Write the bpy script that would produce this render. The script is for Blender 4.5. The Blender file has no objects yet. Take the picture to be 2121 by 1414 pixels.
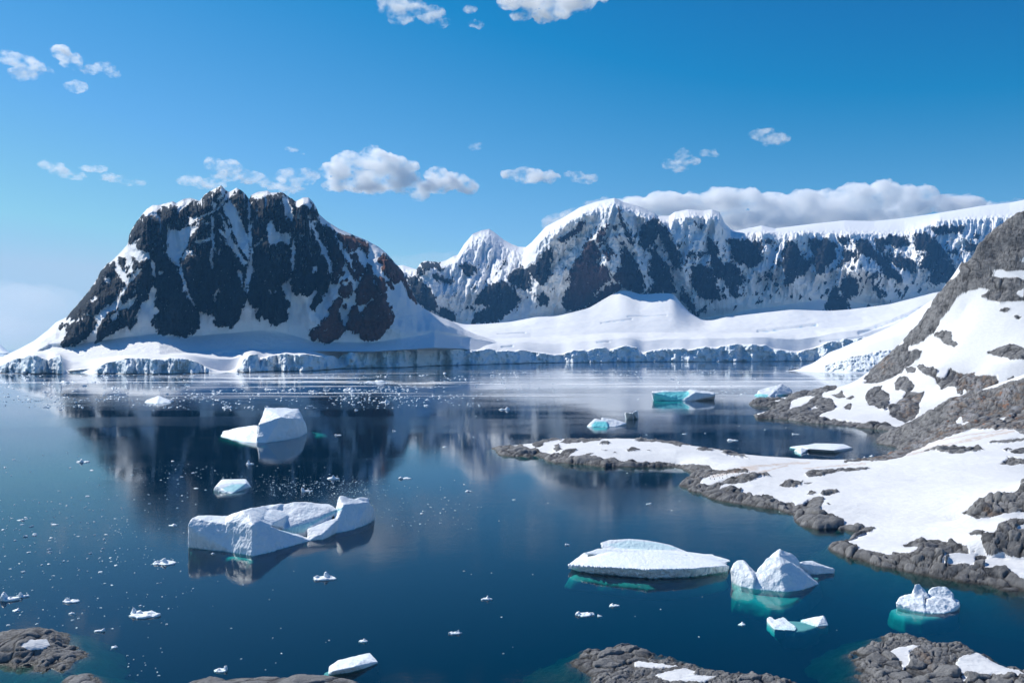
import bpy, math, random
import numpy as np
from mathutils import Vector

# ---------------------------------------------------------------- camera, world, sun, exposure
W_IMG, H_IMG = 2121.0, 1414.0          # pixel frame used for measuring the place
FOC, CX, VH, EYE = 1650.0, 1060.5, 722.0, 60.0
scene = bpy.context.scene
cam_data = bpy.data.cameras.new("camera")
cam_data.sensor_width = 36.0
cam_data.lens = 36.0 * FOC / W_IMG
cam_data.shift_y = (VH - H_IMG / 2) / W_IMG
cam_data.clip_start = 0.5
cam_data.clip_end = 120000
cam = bpy.data.objects.new("camera", cam_data)
cam.location = (0, 0, EYE)
cam.rotation_euler = (math.radians(90), 0, 0)
scene.collection.objects.link(cam)
scene.camera = cam

SUN_EL, SUN_AZ = 43.0, 57.0            # elevation, degrees to the left of the view direction (+Y)
sdir = Vector((-math.sin(math.radians(SUN_AZ)) * math.cos(math.radians(SUN_EL)),
               math.cos(math.radians(SUN_AZ)) * math.cos(math.radians(SUN_EL)),
               math.sin(math.radians(SUN_EL))))
world = bpy.data.worlds.new("World")
scene.world = world
world.use_nodes = True
wn, wl = world.node_tree.nodes, world.node_tree.links
wn.clear()
sky = wn.new("ShaderNodeTexSky"); sky.sky_type = 'NISHITA'; sky.sun_disc = False
sky.sun_elevation = math.radians(SUN_EL)
sky.sun_rotation = math.atan2(sdir.x, sdir.y)
sky.altitude = 60; sky.air_density = 1.0; sky.dust_density = 0.0; sky.ozone_density = 2.0
# clear polar air seen through a polarising filter: a darker, purer blue
hs = wn.new("ShaderNodeVectorMath"); hs.operation = 'SUBTRACT'; hs.inputs[1].default_value = (1.78, 1.10, 0.62)
hm = wn.new("ShaderNodeVectorMath"); hm.operation = 'MAXIMUM'; hm.inputs[1].default_value = (0.03, 0.4, 1.2)
bg = wn.new("ShaderNodeBackground"); bg.inputs["Strength"].default_value = 0.11
wo = wn.new("ShaderNodeOutputWorld")
wl.new(sky.outputs[0], hs.inputs[0]); wl.new(hs.outputs[0], hm.inputs[0]); hq = wn.new("ShaderNodeVectorMath"); hq.operation = 'MINIMUM'; hq.inputs[1].default_value = (4.3, 5.8, 6.9)
wl.new(hm.outputs[0], hq.inputs[0]); wl.new(hq.outputs[0], bg.inputs["Color"]); wl.new(bg.outputs[0], wo.inputs["Surface"])

sun_data = bpy.data.lights.new("sun", 'SUN')
sun_data.energy = 5.0; sun_data.angle = math.radians(0.5); sun_data.color = (1.0, 0.965, 0.89)
sun = bpy.data.objects.new("sun", sun_data)
sun.rotation_euler = sdir.to_track_quat('Z', 'Y').to_euler()
sun.location = (-3000, 2000, 4000)
scene.collection.objects.link(sun)

scene.view_settings.view_transform = 'Standard'
scene.view_settings.look = 'None'
scene.view_settings.exposure = 0.12
scene.view_settings.gamma = 1.0
scene.render.engine = 'CYCLES'
scene.cycles.use_denoising = True
scene.cycles.max_bounces = 24
scene.cycles.diffuse_bounces = 1
scene.cycles.glossy_bounces = 3
scene.cycles.transmission_bounces = 4
scene.cycles.transparent_max_bounces = 12
scene.cycles.volume_bounces = 20
scene.cycles.sample_clamp_indirect = 6

# ---------------------------------------------------------------- numpy helpers
def hsh(ix, iy, iz, seed):
    h = (ix.astype(np.int64) * 374761393 + iy.astype(np.int64) * 668265263 + iz.astype(np.int64) * 2147483647 + seed * 1274126177) & 0xFFFFFFFF
    h = ((h ^ (h >> 13)) * 1274126177) & 0xFFFFFFFF
    h = ((h ^ (h >> 15)) * 2246822519) & 0xFFFFFFFF
    h = h ^ (h >> 16)
    return h.astype(np.float64) / 4294967295.0

def vnoise(x, y, z=None, seed=0):
    """value noise in [-1, 1]"""
    x = np.asarray(x, float); y = np.asarray(y, float)
    z = np.zeros_like(x) if z is None else np.asarray(z, float) + 0 * x
    fx, fy, fz = np.floor(x), np.floor(y), np.floor(z)
    tx, ty, tz = x - fx, y - fy, z - fz
    tx = tx * tx * tx * (tx * (tx * 6 - 15) + 10); ty = ty * ty * ty * (ty * (ty * 6 - 15) + 10); tz = tz * tz * tz * (tz * (tz * 6 - 15) + 10)
    r = 0
    for a in (0, 1):
        wa = tx if a else 1 - tx
        for b in (0, 1):
            wb = ty if b else 1 - ty
            for c in (0, 1):
                wc = tz if c else 1 - tz
                r = r + wa * wb * wc * hsh(fx + a, fy + b, fz + c, seed)
    return r * 2 - 1

def fbm(x, y, z=None, seed=0, octv=4, gain=0.5, lac=2.03, ridged=False):
    a, s, t = 1.0, 0.0, 0.0
    for i in range(octv):
        n = vnoise(x, y, z, seed + i * 17)
        if ridged:
            n = 1 - 2 * np.abs(n)
        s = s + a * n; t += a
        x = x * lac + 3.7; y = y * lac + 1.3
        if z is not None: z = z * lac + 5.1
        a *= gain
    return s / t

def voro(x, y, z, seed=0, jit=0.9):
    """3-D Voronoi: F1, F2 distances and a random number of the nearest cell"""
    fx, fy, fz = np.floor(x), np.floor(y), np.floor(z)
    f1 = np.full(x.shape, 9.0); f2 = np.full(x.shape, 9.0); cid = np.zeros(x.shape)
    for a in (-1, 0, 1):
        for b in (-1, 0, 1):
            for c in (-1, 0, 1):
                gx, gy, gz = fx + a, fy + b, fz + c
                r0 = hsh(gx, gy, gz, seed)
                ex = (gx + .5 + jit * (r0 - .5) - x) ** 2; ey = (gy + .5 + jit * (hsh(gx, gy, gz, seed + 1) - .5) - y) ** 2; ez = (gz + .5 + jit * (hsh(gx, gy, gz, seed + 2) - .5) - z) ** 2
                d = np.sqrt(np.sqrt(ex * ex + ey * ey + ez * ez))      # squarish cells: jointed rock
                m = d < f1
                f2 = np.where(m, f1, np.minimum(f2, d))
                cid = np.where(m, r0, cid)
                f1 = np.where(m, d, f1)
    return f1, f2, cid

def sst(a, b, x):
    t = np.clip((x - a) / (b - a), 0, 1)
    return t * t * (3 - 2 * t)

def seg_dist(u, v, pts, closed=False):
    pts = list(pts) + ([pts[0]] if closed else [])
    best = np.full(u.shape, 1e9)
    for (x0, y0), (x1, y1) in zip(pts[:-1], pts[1:]):
        dx, dy = x1 - x0, y1 - y0
        L = dx * dx + dy * dy + 1e-9
        t = np.clip(((u - x0) * dx + (v - y0) * dy) / L, 0, 1)
        best = np.minimum(best, (u - x0 - t * dx) ** 2 + (v - y0 - t * dy) ** 2)
    return np.sqrt(best)

def poly_sd(u, v, poly):
    """signed distance to a polygon, positive inside"""
    d = seg_dist(u, v, poly, True)
    ins = np.zeros(u.shape, bool)
    n = len(poly)
    for i in range(n):
        x0, y0 = poly[i]; x1, y1 = poly[(i + 1) % n]
        if y0 == y1: continue
        c = ((y0 > v) != (y1 > v)) & (u < (x1 - x0) * (v - y0) / (y1 - y0) + x0)
        ins ^= c
    return np.where(ins, d, -d)

def polys_sd(u, v, polys, far=-60.0):
    """union of polygons, evaluated only near each one"""
    r = np.full(u.shape, far)
    for p in polys:
        a = np.array(p)
        m = (u > a[:, 0].min() - 25) & (u < a[:, 0].max() + 25) & (v > a[:, 1].min() - 25) & (v < a[:, 1].max() + 25)
        if m.any():
            r[m] = np.maximum(r[m], poly_sd(u[m], v[m], p))
    return r

def Z(ox, oy, s, *polys):
    """polygons measured in an enlarged view with origin (ox, oy) and scale s"""
    return [[(ox + x / s, oy + y / s) for x, y in p] for p in polys]

def wx(u, d): return (u - CX) / FOC * d
def wz(v, d): return EYE - (v - VH) / FOC * d
def wd(v): return EYE * FOC / (np.asarray(v, float) - VH)      # distance of a waterline point
def pt(u, v, d): return (wx(u, d), d, wz(v, d))
def to_uv(x, y, z): return CX + x / y * FOC, VH + (EYE - z) / y * FOC

def smooth_mesh(me, on=True):
    me.polygons.foreach_set("use_smooth", [on] * len(me.polygons))

def mesh_obj(name, verts, faces, mat, smooth=True, attrs=None, parent=None):
    me = bpy.data.meshes.new(name)
    verts = np.asarray(verts, np.float32); faces = np.asarray(faces, np.int32)
    nv, nf, k = len(verts), len(faces), faces.shape[1]
    me.vertices.add(nv); me.vertices.foreach_set("co", verts.ravel())
    me.loops.add(nf * k); me.loops.foreach_set("vertex_index", faces.ravel())
    me.polygons.add(nf); me.polygons.foreach_set("loop_start", np.arange(0, nf * k, k, dtype=np.int32))
    me.update(calc_edges=True)
    for key, val in (attrs or {}).items():
        at = me.attributes.new(key, 'FLOAT', 'POINT')
        at.data.foreach_set("value", np.asarray(val, np.float32).ravel())
    if mat: me.materials.append(mat)
    smooth_mesh(me, smooth)
    o = bpy.data.objects.new(name, me)
    scene.collection.objects.link(o)
    if parent: o.parent = parent
    return o

def grid_faces(nr, nc, keep=None):
    i = np.arange(nr * nc).reshape(nr, nc)
    f = np.stack([i[:-1, :-1], i[:-1, 1:], i[1:, 1:], i[1:, :-1]], -1).reshape(-1, 4)
    if keep is not None:
        k = keep.ravel()
        f = f[k[f].all(1)]
    return f

def grid_obj(name, X, Y, Zz, mat, attrs=None, keep=None, parent=None, smooth=True):
    v = np.stack([X, Y, Zz], -1).reshape(-1, 3)
    f = grid_faces(*X.shape, keep)
    if keep is not None:
        used = np.unique(f); remap = -np.ones(len(v), int); remap[used] = np.arange(len(used))
        v = v[used]; f = remap[f]
        attrs = {k: np.asarray(a).ravel()[used] for k, a in (attrs or {}).items()}
    return mesh_obj(name, v, f, mat, smooth, attrs, parent)

def tag(o, label=None, cat=None, group=None, kind=None):
    if label: o["label"] = label
    if cat: o["category"] = cat
    if group: o["group"] = group
    if kind: o["kind"] = kind
    return o

def curve(U, pts):
    p = np.array(pts, float)
    return [np.interp(U, p[:, 0], p[:, k]) for k in range(1, p.shape[1])]

def loft(U, rows, counts):
    """rows: list of (v(u), d(u)); linear between them in world space, counts = steps of each band"""
    Dl, Zl = [], []
    for k, n in enumerate(counts):
        t = np.linspace(0, 1, n, endpoint=(k == len(counts) - 1))[:, None]
        (v0, d0), (v1, d1) = rows[k], rows[k + 1]
        z0, z1 = wz(v0, d0), wz(v1, d1)
        Dl.append(d0 * (1 - t) + d1 * t); Zl.append(z0 * (1 - t) + z1 * t)
    return np.concatenate(Dl), np.concatenate(Zl)

def blur(a, n, axis=0):
    for _ in range(n):
        p = np.pad(a, [(1, 1) if i == axis else (0, 0) for i in range(a.ndim)], 'edge')
        s0 = np.take(p, range(0, a.shape[axis]), axis); s1 = np.take(p, range(2, a.shape[axis] + 2), axis)
        a = (s0 + 2 * a + s1) / 4
    return a

# ---------------------------------------------------------------- material helpers
def new_mat(name):
    m = bpy.data.materials.new(name); m.use_nodes = True
    nt = m.node_tree; nt.nodes.clear()
    return m, nt

class NT:
    def __init__(s, name):
        s.m, s.t = new_mat(name); s.n = s.t.nodes; s.l = s.t.links
        s.out = s.n.new("ShaderNodeOutputMaterial")
        s.geo = None
    def node(s, typ, **kw):
        n = s.n.new("ShaderNode" + typ)
        for k, v in kw.items():
            if k in n.inputs.keys(): s.set(n.inputs[k], v)
            else: setattr(n, k, v)
        return n
    def set(s, inp, v):
        if hasattr(v, "is_linked") or hasattr(v, "links"): s.l.new(v, inp)
        else: inp.default_value = v
    def attr(s, name):
        n = s.n.new("ShaderNodeAttribute"); n.attribute_name = name; return n.outputs["Fac"]
    def pos(s):
        if s.geo is None: s.geo = s.n.new("ShaderNodeNewGeometry")
        return s.geo.outputs["Position"]
    def normal_z(s):
        s.pos(); x = s.n.new("ShaderNodeSeparateXYZ"); s.l.new(s.geo.outputs["Normal"], x.inputs[0]); return x.outputs["Z"]
    def xyz(s, v):
        x = s.n.new("ShaderNodeSeparateXYZ"); s.l.new(v, x.inputs[0]); return x.outputs
    def mapped(s, v, scale, rot=(0, 0, 0)):
        m = s.n.new("ShaderNodeMapping"); s.l.new(v, m.inputs[0]); m.inputs["Scale"].default_value = scale; m.inputs["Rotation"].default_value = rot
        return m.outputs[0]
    def noise(s, v, scale, detail=4, rough=0.55, dist=0.0):
        n = s.n.new("ShaderNodeTexNoise"); s.l.new(v, n.inputs["Vector"])
        n.inputs["Scale"].default_value = scale; n.inputs["Detail"].default_value = detail; n.inputs["Roughness"].default_value = rough
        n.inputs["Distortion"].default_value = dist
        return n.outputs[0]
    def voro(s, v, scale, feature='F1', rnd=1.0, out="Distance"):
        n = s.n.new("ShaderNodeTexVoronoi"); s.l.new(v, n.inputs["Vector"]); n.feature = feature
        n.inputs["Scale"].default_value = scale; n.inputs["Randomness"].default_value = rnd
        return n.outputs[out]
    def math(s, op, a, b=0.0, c=0.0, clamp=False):
        n = s.n.new("ShaderNodeMath"); n.operation = op; n.use_clamp = clamp
        s.set(n.inputs[0], a); s.set(n.inputs[1], b); s.set(n.inputs[2], c)
        return n.outputs[0]
    def step(s, x, a, b, lo=0.0, hi=1.0):
        n = s.n.new("ShaderNodeMapRange"); n.interpolation_type = 'SMOOTHSTEP'
        s.set(n.inputs[0], x); n.inputs[1].default_value = a; n.inputs[2].default_value = b
        n.inputs[3].default_value = lo; n.inputs[4].default_value = hi
        return n.outputs[0]
    def mix(s, f, a, b, typ='RGBA'):
        n = s.n.new("ShaderNodeMix"); n.data_type = typ
        i = {'RGBA': (0, 6, 7, 2), 'FLOAT': (0, 2, 3, 0)}[typ]
        s.set(n.inputs[i[0]], f)
        for k, val in ((i[1], a), (i[2], b)):
            if isinstance(val, tuple) and len(val) == 3: val = val + (1,)
            s.set(n.inputs[k], val)
        return n.outputs[i[3]]
    def bump(s, h, strength=1.0, dist=1.0, normal=None):
        n = s.n.new("ShaderNodeBump"); s.set(n.inputs["Height"], h); n.inputs["Strength"].default_value = strength; n.inputs["Distance"].default_value = dist
        if normal is not None: s.l.new(normal, n.inputs["Normal"])
        return n.outputs[0]
    def principled(s, color, rough=0.8, normal=None, spec=0.3, **kw):
        p = s.n.new("ShaderNodeBsdfPrincipled")
        if isinstance(color, tuple): color = color + (1,)
        s.set(p.inputs["Base Color"], color); s.set(p.inputs["Roughness"], rough)
        p.inputs["Specular IOR Level"].default_value = spec
        if normal is not None: s.l.new(normal, p.inputs["Normal"])
        for k, v in kw.items(): s.set(p.inputs[k], v)
        s.l.new(p.outputs[0], s.out.inputs["Surface"])
        return p

SNOW = (0.90, 0.90, 0.90)
# ---------------------------------------------------------------- far materials
def mountain_mat():
    t = NT("mountain_rock_and_snow")
    P = t.pos()
    rock = t.attr("rock"); brown = t.attr("brown")
    n1 = t.noise(P, 0.05, 6, 0.7)
    st = t.mapped(P, (1, 1, 0.28), (0.0, 0.25, 0))
    n2 = t.noise(st, 0.13, 5, 0.7)
    rg = t.attr('rough')
    m = t.math('ADD', rock, t.math('MULTIPLY', t.math('SUBTRACT', n1, 0.5), t.math('MULTIPLY_ADD', rg, 1.5, 0.15)))
    m = t.math('ADD', m, t.math('MULTIPLY', t.math('SUBTRACT', n2, 0.48), t.math('MULTIPLY_ADD', rg, 2.4, 0.15)))
    lg = t.noise(t.mapped(P, (0.28, 0.28, 1.5), (0, 0.55, 0)), 0.10, 5, 0.7)
    lg2 = t.noise(t.mapped(P, (0.28, 0.28, 1.5), (0, -0.75, 0)), 0.07, 5, 0.7)
    m = t.math('ADD', m, t.math('MULTIPLY', t.math('SUBTRACT', t.math('MINIMUM', lg, lg2), 0.43), t.math('MULTIPLY', rg, 2.2)))
    m = t.step(m, 0.45, 0.56)
    cr = t.mix(t.noise(P, 0.02, 5, 0.6), (0.006, 0.009, 0.013), (0.026, 0.030, 0.036))
    cb = t.mix(t.noise(st, 0.05, 5, 0.6), (0.14, 0.05, 0.032), (0.30, 0.13, 0.085))
    cr = t.mix(brown, cr, cb)
    col = t.mix(m, SNOW, cr)
    nb = t.math('ADD', t.noise(st, 0.06, 6, 0.7), t.math('MULTIPLY', lg, 0.6))
    h = t.math('ADD', t.math('MULTIPLY', nb, t.math('MULTIPLY_ADD', m, 20.0, 5.0)), t.math('MULTIPLY', m, -1.0))
    t.principled(col, t.mix(m, (0.6,) * 3, (0.85,) * 3), t.bump(h, 1.0, 1.0), spec=0.15)
    return t.m

def glacier_mat():
    t = NT("glacier_snow_and_ice")
    P = t.pos()
    cliff = t.attr("ice")
    n = t.noise(t.mapped(P, (1, 1, 2.0)), 0.03, 5, 0.6)
    ice = t.mix(n, (0.74, 0.84, 0.90), (0.88, 0.92, 0.94))
    dirt = t.step(t.noise(t.mapped(P, (0.4, 0.4, 3)), 0.03, 4, 0.6), 0.62, 0.72, 0, 0.2)
    ice = t.mix(dirt, ice, (0.42, 0.38, 0.34))
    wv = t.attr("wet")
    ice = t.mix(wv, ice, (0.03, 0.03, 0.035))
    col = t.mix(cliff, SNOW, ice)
    crev = t.attr("crev")
    col = t.mix(crev, col, (0.45, 0.62, 0.74))
    h = t.math('MULTIPLY', t.noise(P, 0.05, 5, 0.6), t.math('MULTIPLY_ADD', cliff, 6.0, 1.0))
    t.principled(col, 0.6, t.bump(h, 1.0, 1.0), spec=0.2)
    return t.m

M_MOUNT, M_GLAC = mountain_mat(), glacier_mat()

# ---------------------------------------------------------------- left mountain
A_, B_, C_ = (100, 380, 3.927), (340, 380, 3.927), (580, 380, 3.927)
z2_, z3_, z4_ = (500, 360, 3.213), (1000, 380, 3.366), (1500, 360, 3.214)
rockL = Z(*A_,
 [(655,490),(655,430),(670,385),(705,330),(770,250),(785,290),(850,265),(895,225),(960,195),(1021,180),(1040,360),(990,400),(930,440),(920,480),(950,540),(960,600),(1010,650),(1040,680),(1040,1230),(960,1230),(900,1220),(880,1180),(835,1110),(860,1070),(910,1040),(870,1000),(870,940),(890,880),(860,800),(820,860),(800,940),(760,960),(740,1010),(715,1080),(715,1130),(690,1180),(660,1190),(640,1160),(560,1195),(510,1225),(440,1270),(395,1295),(400,1210),(440,1130),(480,1070),(540,1040),(610,980),(595,930),(620,870),(690,790),(740,730),(790,670),(830,600),(830,555),(770,545),(730,520),(715,490),(740,450),(720,450)],
 [(520,640),(480,650),(430,710),(400,770),(330,870),(240,980),(170,1060),(160,1100),(230,1110),(330,1050),(340,1080),(395,1065),(420,1020),(440,1015),(500,970),(580,900),(625,820),(570,760),(540,690)],
 [(145,1150),(240,1130),(290,1085),(340,1080),(390,1110),(370,1160),(330,1220),(270,1280),(180,1335),(115,1320),(150,1230)],
 [(575,600),(620,610),(650,690),(620,700),(575,650)], [(690,600),(740,640),(800,610),(790,660),(750,700),(700,710),(675,650)],
 [(640,720),(670,740),(665,760),(650,745)], [(90,1170),(120,1140),(130,1160),(100,1175)]
) + Z(*B_,
 [(-10,195),(90,190),(110,210),(180,190),(220,150),(300,140),(330,95),(380,70),(460,25),(500,70),(520,120),(560,80),(600,45),(640,80),(690,130),(700,110),(760,110),(850,80),(880,100),(960,85),(1030,110),(1030,770),(960,800),(940,830),(970,880),(1000,950),(1010,1010),(1000,1100),(950,1130),(900,1165),(860,1150),(850,1110),(800,1095),(770,1110),(740,1080),(745,1010),(700,990),(690,950),(670,900),(650,960),(640,1010),(610,1060),(580,1130),(545,1175),(480,1160),(440,1170),(410,1130),(420,1100),(400,1070),(360,1065),(280,1040),(270,1060),(285,1180),(240,1215),(170,1245),(80,1235),(-10,1225)]
) + Z(*C_,
 [(-10,80),(40,90),(90,130),(120,150),(125,200),(200,180),(260,160),(300,210),(320,260),(310,330),(350,350),(380,340),(440,400),(470,480),(500,560),(520,600),(520,720),(480,770),(460,810),(420,810),(430,740),(400,720),(410,790),(370,890),(310,970),(275,1035),(255,1000),(290,920),(290,850),(230,900),(140,905),(100,870),(85,800),(90,740),(60,760),(0,810),(-10,800)],
 [(0,840),(40,900),(70,980),(60,1060),(40,1110),(0,1115),(-10,1100)])
brownL = Z(*C_,
 [(450,400),(540,430),(610,440),(640,500),(600,540),(560,555),(530,540),(500,470)], [(620,445),(680,460),(720,510),(710,600),(680,550),(640,490)],
 [(500,800),(540,780),(580,810),(595,860),(570,910),(540,945),(500,920),(480,880)],
 [(440,960),(480,930),(530,980),(530,1010),(490,1000),(470,1050),(490,1110),(530,1160),(520,1210),(460,1270),(400,1295),(340,1290),(270,1260),(247,1225),(270,1190),(330,1150),(340,1120),(390,1080),(400,1040)],
 [(690,710),(750,740),(770,800),(820,880),(860,920),(900,990),(925,1060),(910,1130),(870,1200),(800,1260),(720,1290),(650,1240),(600,1220),(550,1180),(540,1150),(560,1070),(600,1000),(640,990),(620,940),(615,880),(640,830),(660,780)],
 [(700,640),(740,680),(760,740),(840,780),(860,850),(850,920),(790,860),(760,760),(720,720)],
 [(800,620),(850,580),(900,620),(960,680),(1000,720),(1000,780),(940,805),(900,790),(870,760),(830,700)], [(880,790),(920,850),(900,860),(870,820)])
darkL = Z(*C_,
 [(575,580),(610,570),(640,640),(690,700),(680,740),(640,780),(620,815),(600,760),(610,700),(590,640)], [(530,620),(560,650),(610,720),(590,740),(555,700)],
 [(980,790),(1020,760),(1060,830),(1080,900),(1110,970),(1080,960),(1040,900),(1010,840)])
snowL = Z(*A_,
 [(340,945),(390,915),(395,940),(350,960)], [(455,760),(500,770),(495,810),(465,800)], [(720,915),(690,990),(650,1010),(570,1040),(560,1100),(525,1125),(505,1080),(600,990),(650,950)],
 [(840,610),(870,650),(870,760),(850,740),(835,680)], [(900,720),(945,715),(930,740),(900,750)], [(720,880),(700,850),(690,900)]
) + Z(*B_,
 [(20,420),(60,370),(130,380),(180,350),(270,340),(260,380),(210,450),(190,510),(150,560),(130,620),(125,680),(60,640),(10,560),(40,520)],
 [(100,190),(130,190),(200,120),(240,130),(150,210),(110,250)], [(200,270),(270,280),(420,210),(480,150),(520,60),(590,40),(560,90),(500,140),(440,210),(380,250),(270,290),(220,340),(190,330),(210,300)],
 [(470,190),(540,130),(600,230),(640,330),(680,430),(700,560),(690,640),(640,560),(590,470),(550,360),(510,270)],
 [(450,230),(510,330),(560,460),(620,560),(680,660),(650,680),(600,600),(540,530),(480,430),(430,370),(450,360),(500,420),(480,310)],
 [(378,270),(402,300),(404,450),(414,490),(390,590),(394,690),(380,690),(370,590),(390,490),(376,420),(386,400)],
 [(240,480),(290,455),(370,440),(385,460),(300,490),(250,495)], [(175,540),(240,545),(180,580),(140,620),(130,610)],
 [(676,130),(694,130),(704,300),(716,500),(724,560),(718,640),(722,710),(702,780),(684,830),(678,900),(666,860),(662,740),(688,640),(698,560),(686,420),(680,250)],
 [(860,285),(900,360),(910,400),(940,390),(950,480),(870,495),(850,480),(845,420),(830,380),(850,320)], [(950,410),(1000,400),(1030,440),(960,460)],
 [(960,90),(1000,150),(1030,270),(1000,270),(970,180)], [(725,520),(800,440),(800,460),(750,510),(730,530)],
 [(130,640),(160,760),(200,880),(250,1000),(240,1000),(180,890),(155,880),(160,830),(120,700)], [(410,965),(396,900),(450,860),(420,920)],
 [(590,720),(630,710),(640,800),(644,870),(630,790),(600,750)], [(840,860),(880,888),(920,865),(885,902)], [(780,1110),(850,1100),(865,1160),(810,1150)],
 [(700,110),(750,75),(850,60),(870,90),(790,110),(750,140),(740,110)], [(400,150),(430,160),(420,210),(400,210)], [(470,30),(500,70),(490,100),(460,130),(430,130),(460,80)],
 [(320,315),(370,310),(360,330),(325,330)]
) + Z(*C_,
 [(640,990),(700,985),(740,930),(750,945),(690,1000),(660,1050),(640,1050)],
 [(260,310),(290,350),(320,450),(370,520),(400,590),(410,640),(420,720),(395,720),(380,640),(340,540),(290,440),(265,370)],
 [(20,90),(45,110),(100,200),(100,300),(60,270),(40,180)], [(130,140),(200,118),(240,130),(250,200),(200,170)], [(0,400),(60,410),(80,460),(60,500),(20,470),(0,470)],
 [(95,480),(120,430),(118,640),(112,700),(95,740)], [(265,670),(300,670),(300,700),(270,725)], [(170,410),(188,410),(178,440)], [(510,800),(560,790),(560,830),(510,830)])

U = np.linspace(-160, 1050, 820)
ridge = [(-160,800),(0,741),(40,722),(70,706),(100,683),(115,668),(139,656),(143,650),(161,630),(184,602),(202,576),(209,561),(222,546),(232,540),(253,519),(265,505),(267,489.5),(271,478),(279.5,464),(296,442),(304,433),(316,425),(329,425),(344,421),(358,417),(365,421),(381,412),(395,410),(414,416),(424,403),(434,396.5),(458,384),(467,393),(475,398),(490,389),(503,396.5),(516,412),(521,404),(533.5,398),(554,395),(561.5,399),(585,398),(605,412),(613,417),(628,409),(639,409),(649,419),(656,431),(661,444),(677,458),(702,474),(733,487),(758,497),(784,511),(801.5,525),(817,543),(829.5,556),(835,563),(842,581),(852.5,599),(863,624),(875,637),(893,647),(911,656),(931,663),(945,671),(962,682),(985,692),(1010,700),(1050,712)]
rv, = curve(U, ridge)
rdp, = curve(U, [(-160,2250),(0,2300),(140,2500),(260,2570),(400,2660),(460,2700),(600,2770),(700,2860),(850,3000),(960,3450),(1050,3700)])
rdp = rdp + 25 * fbm(U / 30, U * 0, seed=5)
fv, fd = curve(U, [(-160,800,2150),(0,770,2150),(100,720,2230),(130,716,2240),(200,706,2260),(330,690,2290),(400,696,2360),(560,682,2450),(640,704,2460),(700,708,2500),(770,708,2540),(830,700,2600),(900,690,2750),(960,697,3150),(1050,716,3500)])
bv, bd = curve(U, [(-160,815,1985),(0,790,1990),(60,775,1990),(120,762,2000),(330,742,2040),(430,728,2200),(560,720,2340),(640,719,2360),(770,720,2440),(900,712,2600),(960,714,2950),(1050,730,3300)])
mv = fv * 0.42 + rv * 0.58; md = fd * 0.6 + rdp * 0.4
kv = rv + 40; kd = rdp + 500
D, Zt = loft(U, [(bv + 8, bd), (fv, fd), (mv, md), (rv, rdp), (kv, kd)], [50, 110, 120, 14])
UU = np.broadcast_to(U, D.shape).copy()
VV = VH + (EYE - Zt) / D * FOC
nr = D.shape[0]
T = np.linspace(0, 1, nr)[:, None] + 0 * D
nw = fbm(UU / 9, VV / 9, seed=3, octv=4)
nw2 = fbm(UU / 9, VV / 9, seed=77, octv=4)
ua, va = UU + 4 * nw, VV + 4 * nw2
rk = polys_sd(ua, va, rockL + brownL + darkL)
sn = polys_sd(ua, va, snowL)
sd = np.minimum(rk, -sn)
strk = fbm(UU / 4.5 + 1.5 * fbm(VV / 60, UU / 60, seed=17), VV / 70, seed=18, octv=2, ridged=True)
sd = np.minimum(sd, 34 * (0.74 + 0.40 * sst(500, 600, VV) - strk) + 12 * nw2)
sd = sd + (4.5 * fbm(UU / 3.2, VV / 14, seed=9, octv=4) + 6 * fbm((UU + 0.6 * VV) / 9, (VV - 0.6 * UU) / 30, seed=10, octv=4, ridged=True)) * sst(-10, 2, sd)
sn2 = polys_sd(UU + 2.2 * nw + 1.6 * fbm(UU / 2.5, VV / 6, seed=19, octv=3), VV + 2.0 * nw2, snowL)
sd = np.minimum(sd, -sn2 - 0.2)
brown = np.clip(0.5 + polys_sd(ua, va, brownL) / 6, 0, 1)
brown = np.maximum(brown, sst(660, 720, UU + 20 * nw) * 0.6 * sst(480, 560, VV))
rim = sst(0, 14, VV - rv[None, :]) * (np.arange(nr)[:, None] < 281)
rockm = np.clip(0.5 + sd / 5.0, 0, 1)
wall = sst(0.12, 0.3, T)
# buttresses stand out of the gullies; the fine relief follows the fall line
relief = 26 * sst(-4, 16, sd) + 45 * fbm(UU / 34, VV / 90, seed=11, octv=3) * wall + 24 * fbm(UU / 10, VV / 26, seed=12, octv=4, ridged=True) * rockm * wall
ribs = [([(458,384),(430,430),(400,500),(380,600),(350,690)], 34, 60), ([(500,395),(520,470),(512,560),(505,640)], 26, 34), ([(560,398),(560,520),(560,680)], 30, 50),
        ([(630,409),(620,500),(620,600)], 30, 50), ([(700,474),(730,560),(690,640),(650,700)], 30, 45), ([(800,525),(790,600),(810,690)], 34, 45),
        ([(300,440),(290,520),(260,600),(205,700)], 30, 50), ([(205,575),(180,640),(140,715)], 24, 50), ([(310,640),(330,560),(345,500)], -22, 40), ([(350,690),(300,745)], 10, 70)]
for pts, w, a in ribs:
    relief = relief + a * np.clip(1 - seg_dist(UU + 6 * nw, VV, pts) / w, 0, 1) ** 1.2 * wall
smallsnow = 3.0 * fbm(UU / 25, VV / 25, seed=15, octv=4)
D2 = D - relief * rim * 0.9 - smallsnow * rim
X = wx(UU, D2)
# keep the measured outline: heights follow the shift in depth
Zt2 = EYE - (VV - VH) / FOC * D2
Zt2 = Zt2 + (1 - rim) * 0 + 4 * fbm(UU / 5, VV / 5, seed=21, octv=3) * rockm
o = grid_obj("mountain", X, D2, Zt2, M_MOUNT, {"rock": rockm, "brown": brown, "rough": sst(-14, 2, sd)})
tag(o, "steep black rock mountain with snow gullies rising left across the bay", "mountain", kind="structure")

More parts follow.
